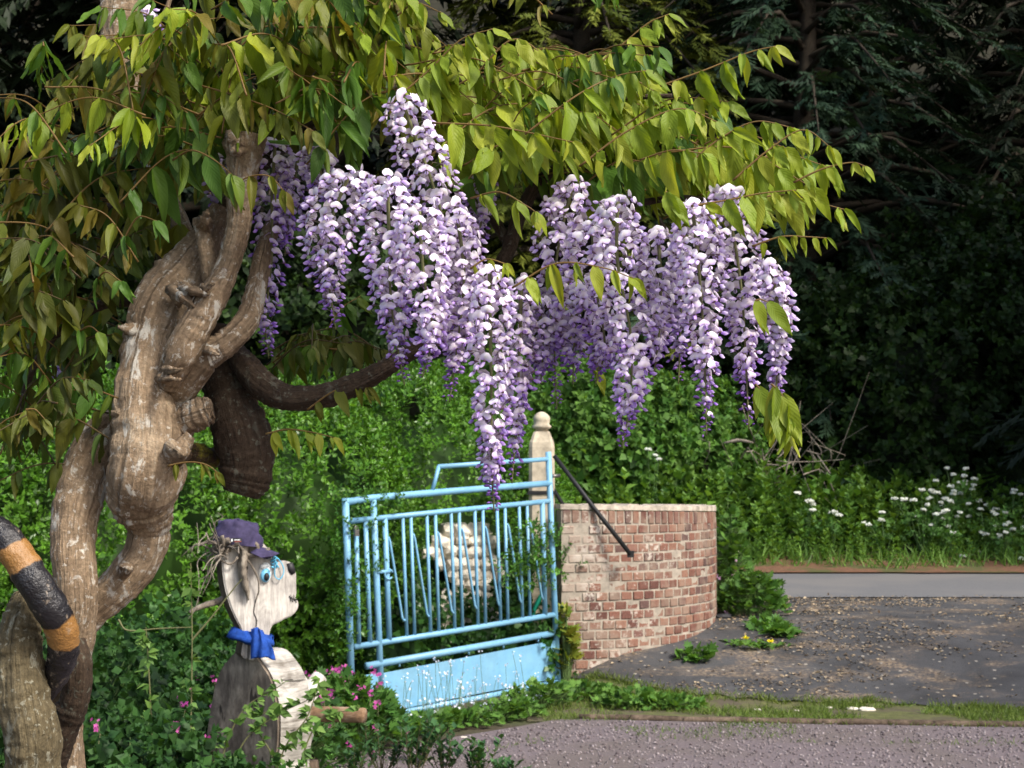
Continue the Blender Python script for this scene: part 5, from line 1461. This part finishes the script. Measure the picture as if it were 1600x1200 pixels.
# forget-me-nots: fine stems with tiny pale flowers
r = np.random.default_rng(240); fm = thing('forget_me_nots', 'airy forget me nots with tiny white blue flowers before the gate', 'flowers', (-.35, 10.2, 0)); fb_ = MB(); sb = MB(); L = []
for i in range(120):
    px = r.normal(705, 55) if i < 80 else r.uniform(600, 860); d = np.interp(px, [600, 860], [9.85, 11.0]) + r.uniform(-.15, .1); x = (px - 800) / F * d; h = r.uniform(.06, .26) if i % 4 else r.uniform(.26, .42)
    b = np.array([x, d, 0.0]); tp_ = b + [r.normal(0, .04), r.normal(0, .03), h]
    tube(sb, catmull([b, b * .5 + tp_ * .5 + [r.normal(0, .01), 0, .01], tp_], 5), .0016, 3, False, (.10, .17, .05))
    for k in range(r.integers(2, 6)): L.append(tp_ + r.normal(0, .012, 3))
L = np.array(L); n = len(L)
fb_.inst(FL5, frames(r.normal(0, 1, (n, 3)), r.normal(0, .4, (n, 3)) + [.1, -.8, .6]), L, r.uniform(.006, .011, n), shade_cols(n, (.55, .62, .78), (.80, .82, .88), r, .05))
tag(fb_.build('flowers', MT['petal'], fm), kind='stuff'); tag(sb.build('stems', MT['twig'], fm), kind='stuff')
# dark seedlings rising from the gravel
for i, (px, py, h, ns) in enumerate([(600, 1215, .30, 7), (650, 1225, .34, 9), (695, 1222, .30, 8), (745, 1222, .22, 6), (560, 1225, .22, 5), (785, 1225, .13, 4), (665, 1190, .26, 5)]):
    r = np.random.default_rng(250 + i); d = 1.6 * F / (py - 750); b = np.array([(px - 800) / F * d, d, .015])
    t = thing('evergreen_seedling', 'small dark leaved evergreen seedling growing in the gravel', 'seedling', tuple(b), 'evergreen seedlings in the gravel'); sb = MB(); lb = MB()
    for k in range(ns + 4):
        tp_ = b + [r.normal(0, .07), r.normal(0, .06), h * r.uniform(.6, 1.05)]; q = catmull([b, b * .45 + tp_ * .55 + r.normal(0, .012, 3), tp_], 9); tube(sb, q, np.linspace(.0035, .0015, 9), 4, False, (.09, .08, .04))
        for j in range(3, 9):
            for s in range(2): 
                a = r.uniform(0, 6.28); lb.inst(leaf_t(.26), frames([[math.cos(a) * .8, math.sin(a) * .8, .8]], [[-math.cos(a), -math.sin(a), .8]]), [q[j]], [r.uniform(.04, .065)], shade_cols(1, (.025, .075, .022), (.06, .14, .04), r))
    sb.build('stem', MT['twig'], t); tag(lb.build('leaves', MT['leaf'], t), kind='stuff')
# arching stems with fresh leaves in front of the figure
r = np.random.default_rng(260)
cl = thing('clematis_stems', 'thin arching stems with fresh leaves in front of the wooden figure', 'climber', tuple(P(330, 1200, 6.3) * [1, 1, 0])); sb = MB(); lb = MB()
SW = [[(310, 1330), (345, 1190), (380, 1110), (440, 1070)], [(330, 1330), (370, 1180), (420, 1125), (500, 1085)], [(400, 1330), (440, 1180), (480, 1120), (500, 1060)], [(250, 1330), (238, 1150), (232, 1040), (228, 980)], [(290, 1330), (298, 1130), (300, 990), (298, 880)], [(300, 1000), (330, 965), (365, 920), (378, 905)], [(185, 968), (200, 985), (250, 982), (300, 980)], [(440, 1330), (470, 1190), (505, 1120), (560, 1110)], [(420, 1330), (430, 1200), (400, 1130), (440, 1100)]]
for k, s_ in enumerate(SW):
    q = catmull([P(x, y, 6.55 - .05 * (k % 4)) for x, y in s_], 26); tube(sb, q, np.linspace(.0048, .0018, 26), 5, False, (.12, .12, .05))
    if k in (5, 6): continue
    for j in range(8, 26, 1):
        if r.random() < .75:
            n = 3; a = r.uniform(0, 6.28); d_ = np.array([[math.cos(a + o), -.3, math.sin(a + o) * .6 - .1] for o in (-.6, 0, .6)])
            lb.inst(leaf_t(.28), frames(d_, r.normal(0, .3, (n, 3)) + [0, -.6, .7]), np.repeat([q[j]], n, 0), r.uniform(.03, .06, n), shade_cols(n, (.05, .12, .02), (.14, .24, .05), r))
sb.build('stem', MT['twig'], cl); tag(lb.build('leaves', MT['softleaf'], cl), kind='stuff')

# mossy grass strip between edging and asphalt, tufts in gravel
r = np.random.default_rng(270); n = 34000; x = r.uniform(.2, 6.5, n); near = 10.30 - .1 * (x - .4); far = np.interp(x, AX, AY)
y = near + (far - near + .12) * r.random(n) - .05
m_ = np.array([nz((x[i] * 1.3, y[i] * 2.6, 5)) + .35 * nz((x[i] * 6, y[i] * 6, 2)) for i in range(n)])
k = m_ > -.10; x, y = x[k], y[k]
grass('strip_grass', 'thin mossy grass between timber edging and asphalt', np.stack([x, y, H(x, y)], 1), .02, .075, (.07, .12, .02), (.15, .21, .04), 271, .7, 1.0)
n = 5200; x = r.uniform(.55, 6.4, n); y = np.interp(x, AX, AY) + .15 * (np.array([nz((v * 3.1, 1.3, 0)) + .6 * nz((v * 12.4, 4.3, 0)) for v in x])) + r.normal(0, .035, n)
k = np.array([nz((v * 2.3, 8.1, 2)) for v in x]) + r.normal(0, .15, n) > -.12; x, y = x[k], y[k]
grass('edge_grass', 'ragged grass and moss along the broken asphalt edge', np.stack([x, y, H(x, y) + .004], 1), .03, .075, (.07, .11, .02), (.15, .19, .04), 273, .8, 1.3)
n = 9000; x = r.uniform(-1.0, 6, n); y = np.array([grav_edge(v) for v in x]) - .02 - .75 * r.random(n) ** 1.6
m_ = np.array([nz((x[i] * 1.6, y[i] * 1.8, 9)) for i in range(n)]); k = m_ > .12; x, y = x[k], y[k]
grass('gravel_grass', 'sparse low grass creeping into the gravel edge', np.stack([x, y, .012 + 0 * x], 1), .015, .05, (.06, .11, .02), (.13, .19, .04), 272, .8, 1.2)

# loose gravel and leaf litter
CH = MB()
_bm = bmesh.new(); bmesh.ops.create_icosphere(_bm, subdivisions=1, radius=.5)
CH.add([tuple(v.co * (1 + .35 * mnoise.noise(v.co * 4))) for v in _bm.verts], [[v.index for v in f.verts] for f in _bm.faces]); _bm.free()
def m_vcol(name, rough=.9):
    m, nt, out = mat(name); n_ = noise_tex(nt, pos(nt), 90, 3)
    finish(nt, out, mixc(nt, 1.0, attr(nt, 'Col', 'Color'), ramp(nt, n_, [(.3, .75), (.7, 1.2)]), 'MULTIPLY'), rough, None, .25); return m
MT['chip'] = m_vcol('stone chips')
n = 8000; r = np.random.default_rng(280); x = r.uniform(-1.4, 5.2, n); y = np.array([grav_edge(v) for v in x]) - .05 - 2.6 * r.random(n)
mb = MB(); s = r.uniform(.010, .026, n)
mb.inst(CH, frames(r.normal(0, 1, (n, 3)), r.normal(0, 1, (n, 3))), np.stack([x, y, .016 + s * .15], 1), np.stack([s, s * r.uniform(.6, 1, n), s * .6], 1), shade_cols(n, (.09, .07, .073), (.23, .20, .20), r, .3))
tag(mb.build('loose_gravel', MT['chip']), 'loose purple grey gravel chips on the drive', 'gravel', kind='stuff')
n = 15000; x = r.uniform(.5, 6.5, n); y = np.interp(x, AX, AY) + .1 + (15.2 - np.interp(x, AX, AY)) * r.random(n)
m_ = np.array([nz((x[i] * .7, y[i] * 1.3, 4)) + .5 * nz((x[i] * 2, y[i] * 3, 14)) for i in range(n)]); k = (m_ + .5 * np.exp(-((x - 2.3) / 1.0) ** 2 - ((y - 13.8) / 1.3) ** 2) > .12) | (r.random(n) < .10)
k &= ~((np.hypot(x - WC[0], y - WC[1]) < WR + .03) & (x < 1.95)); x, y = x[k], y[k]; n = len(x)
mb = MB(); s = r.uniform(.012, .045, n); LI = leaf_t(.30, .10, .1)
d = r.normal(0, 1, (n, 3)); d[:, 2] *= .12; nn = r.normal(0, .25, (n, 3)); nn[:, 2] += 1
mb.inst(LI, frames(d, nn), np.stack([x, y, H(x, y) + .027], 1), s, shade_cols(n, (.10, .065, .04), (.38, .30, .19), r, .3))
tag(mb.build('leaf_litter', MT['chip']), 'brown leaf litter and bits scattered over the asphalt', 'leaf litter', kind='stuff')
for i, (px, py, d, w) in enumerate([(1180, 1108, 10.75, .035), (1240, 1106, 10.72, .02), (1325, 1102, 10.8, .05), (1348, 1107, 10.75, .07), (1290, 1098, 10.85, .03), (1128, 958, 13.4, .10), (1434, 1048, 11.6, .02), (1445, 1075, 11.2, .025), (725, 1148, 9.6, .03)]):
    o = place('loose_stone', SM[i % 5], None, ((px - 800) / F * d, d, float(H((px - 800) / F * d, d)) + .012)); o.scale = (w * 1.6, w, w * .55)
    if i == 5: o.data = o.data.copy(); o.data.materials[0] = MT['black']; o.location.z += .02; tag(o, 'black lump of stone at the wall end', 'stone')
    else: tag(o, 'small pale stone lying near the asphalt edge', 'stone', 'small stones along the drive')

# dandelions on the asphalt
for i, (px, py, hd) in enumerate([(1165, 998, 1), (1203, 1003, 1), (1228, 980, 1)]):
    b = ground_hit(px, py, .05); x, d = b[0], b[1]; r = np.random.default_rng(290 + i)
    t = thing('dandelion', 'yellow dandelion in flower on the asphalt', 'dandelion', tuple(b), 'dandelions on the asphalt')
    lb = MB(); n = 26; a = r.uniform(0, 6.28, n); sp = r.uniform(0, .16, n)
    lb.inst(leaf_t(.2, .1, .3), frames(np.stack([np.cos(a), np.sin(a), .45 + 0 * a], 1), np.stack([-np.cos(a) * .4, -np.sin(a) * .4, 1 + 0 * a], 1)), b + np.stack([np.cos(a) * sp, np.sin(a) * sp, 0 * a], 1), r.uniform(.08, .15, n), shade_cols(n, (.05, .13, .02), (.11, .22, .04), r))
    tag(lb.build('leaves', MT['softleaf'], t), kind='stuff')
    sb = MB(); tube(sb, [b, b + [.004, 0, .05]], .003, 5, False, (.12, .18, .06)); sb.build('stalk', MT['twig'], t)
    hb = MB(); n = 40; a = r.uniform(0, 6.28, n); e = r.uniform(.1, 1.2, n)
    hb.inst(leaf_t(.2, 0, 0), frames(np.stack([np.cos(a) * np.cos(e), np.sin(a) * np.cos(e) - .2, np.sin(e)], 1), r.normal(0, 1, (n, 3))), np.repeat([b + [.004, 0, .05]], n, 0), r.uniform(.024, .036, n), shade_cols(n, (.86, .74, .02), (.94, .86, .04), r, .05))
    hb.build('flower', MT['petal'], t)
for i, (px, py, w) in enumerate([(1200, 978, .16), (1085, 1023, .14), (1215, 988, .12)]):
    b = ground_hit(px, py, .02); d = b[1]
    mound('weed_clump', ['flat green weed rosette beside the dandelions', 'lone green weed on the asphalt before the wall', 'low weed patch between dandelions and lane'][i], 'weeds', (px - 800) / F * d, d, w, w * .8, .05, 60, [leaf_t(.22), PALM], .09, (.05, .14, .02), (.11, .23, .04), MT['softleaf'], 300 + i)
# herb robert at the wall end
mound('herb_robert', 'green herb with pink flowers at the end of the brick wall', 'herb', 2.12, 13.75, .30, .4, .34, 420, [PALM], .085, (.045, .12, .02), (.11, .22, .04), MT['softleaf'], 310, (9, .014, (.50, .25, .42), (.70, .45, .62), .06))
mound('herb_robert', 'tall green herb with pink flowers behind the brick wall end', 'herb', 2.02, 14.6, .22, .4, .85, 420, [PALM], .085, (.045, .12, .02), (.11, .22, .04), MT['softleaf'], 311, (10, .014, (.50, .25, .42), (.70, .45, .62), .06))
# vine leaf at the gate hinge
mound('vine_leaves', 'yellowing lobed leaves hanging beside the gate hinge post', 'vine', .42, 11.93, .06, .05, .62, 46, [PALM], .11, (.10, .17, .02), (.24, .24, .03), MT['softleaf'], 312)
# cow parsley
def umbel(fb, sb, c, R, r):
    for k in range(9):
        a = k * 2.4; q = R * math.sqrt((k + .5) / 9); e = c + [q * math.cos(a), q * math.sin(a), -.15 * q + r.normal(0, .004)]
        tube(sb, [c - [0, 0, R * .8], e], .0015, 3, False, (.12, .18, .07)); n = 7
        fb.inst(FL5, frames(r.normal(0, 1, (n, 3)), r.normal(0, .3, (n, 3)) + [0, -.5, 1]), e + r.normal(0, R * .13, (n, 3)), r.uniform(.012, .02, n), shade_cols(n, (.62, .66, .58), (.82, .84, .76), r, .05))
CP = [(1470, 770, 20.3, 12, .20), (1500, 752, 20.6, 12, .18), (1445, 790, 20.0, 9, .15), (1545, 795, 20.2, 10, .18), (1585, 790, 20.5, 9, .18), (1490, 815, 19.9, 7, .15), (1575, 835, 19.8, 7, .2), (1262, 780, 20.4, 5, .08), (1302, 803, 20.2, 3, .06), (1385, 815, 20.0, 5, .12), (1020, 700, 21.0, 4, .12), (1550, 850, 19.8, 4, .2)]
for i, (px, py, d, m, sp) in enumerate(CP):
    r = np.random.default_rng(330 + i); c = P(px, py, d); b = np.array([c[0], d + .1, float(H(c[0], d + .1))])
    t = thing('cow_parsley', 'tall white cow parsley flowering in the nettles' if i not in (7, 8, 10) else ['cow parsley flowering above the nettles left of the hedgerow shade', 'single small cow parsley low among bright nettles', 'cow parsley showing between laurel shrub and nettles'][{7: 0, 8: 1, 10: 2}[i]], 'cow parsley', tuple(b), 'cow parsley along the lane'); fb_ = MB(); sb = MB(); lb = MB()
    for k in range(m):
        e = c + [r.normal(0, sp), r.normal(0, .15), r.normal(0, sp * .8)]; j = b + (e - b) * .55 + [0, 0, .05]; tube(sb, catmull([b, j, e], 7), np.linspace(.006, .002, 7), 4, False, (.10, .17, .06)); umbel(fb_, sb, e, r.uniform(.025, .045), r)
        n = 4; lb.inst(HAW[0], frames(r.normal(0, 1, (n, 3)), r.normal(0, .4, (n, 3)) + [0, -.3, 1]), j + r.normal(0, .08, (n, 3)), r.uniform(.12, .2, n), shade_cols(n, (.04, .11, .02), (.09, .19, .04), r))
    sb.build('stems', MT['twig'], t); tag(fb_.build('flower_heads', MT['petal'], t), kind='stuff'); tag(lb.build('leaves', MT['softleaf'], t), kind='stuff')
# bare twigs and a broken branch on the bank
r = np.random.default_rng(350); tw = thing('bare_twigs', 'bare brown twigs and a broken branch above the nettles', 'twigs', tuple(P(1150, 740, 22.0))); mb = MB()
for i in range(34):
    a = P(r.uniform(1070, 1300), r.uniform(690, 760), 21.9 + r.uniform(-.3, .3)); tube(mb, catmull([a, a + r.normal(0, .18, 3), a + r.normal(0, .32, 3), a + r.normal(0, .5, 3)], 9), np.linspace(.012, .003, 9), 4, False, (1, 1, 1))
tube(mb, catmull([P(1130, 692, 21.2), P(1155, 688, 21.15), P(1178, 692, 21.1)], 8), [.008, .018, .022, .024, .022, .02, .016, .008], 7, True, rough=.5); mb.build('twig', MT['drift'], tw)
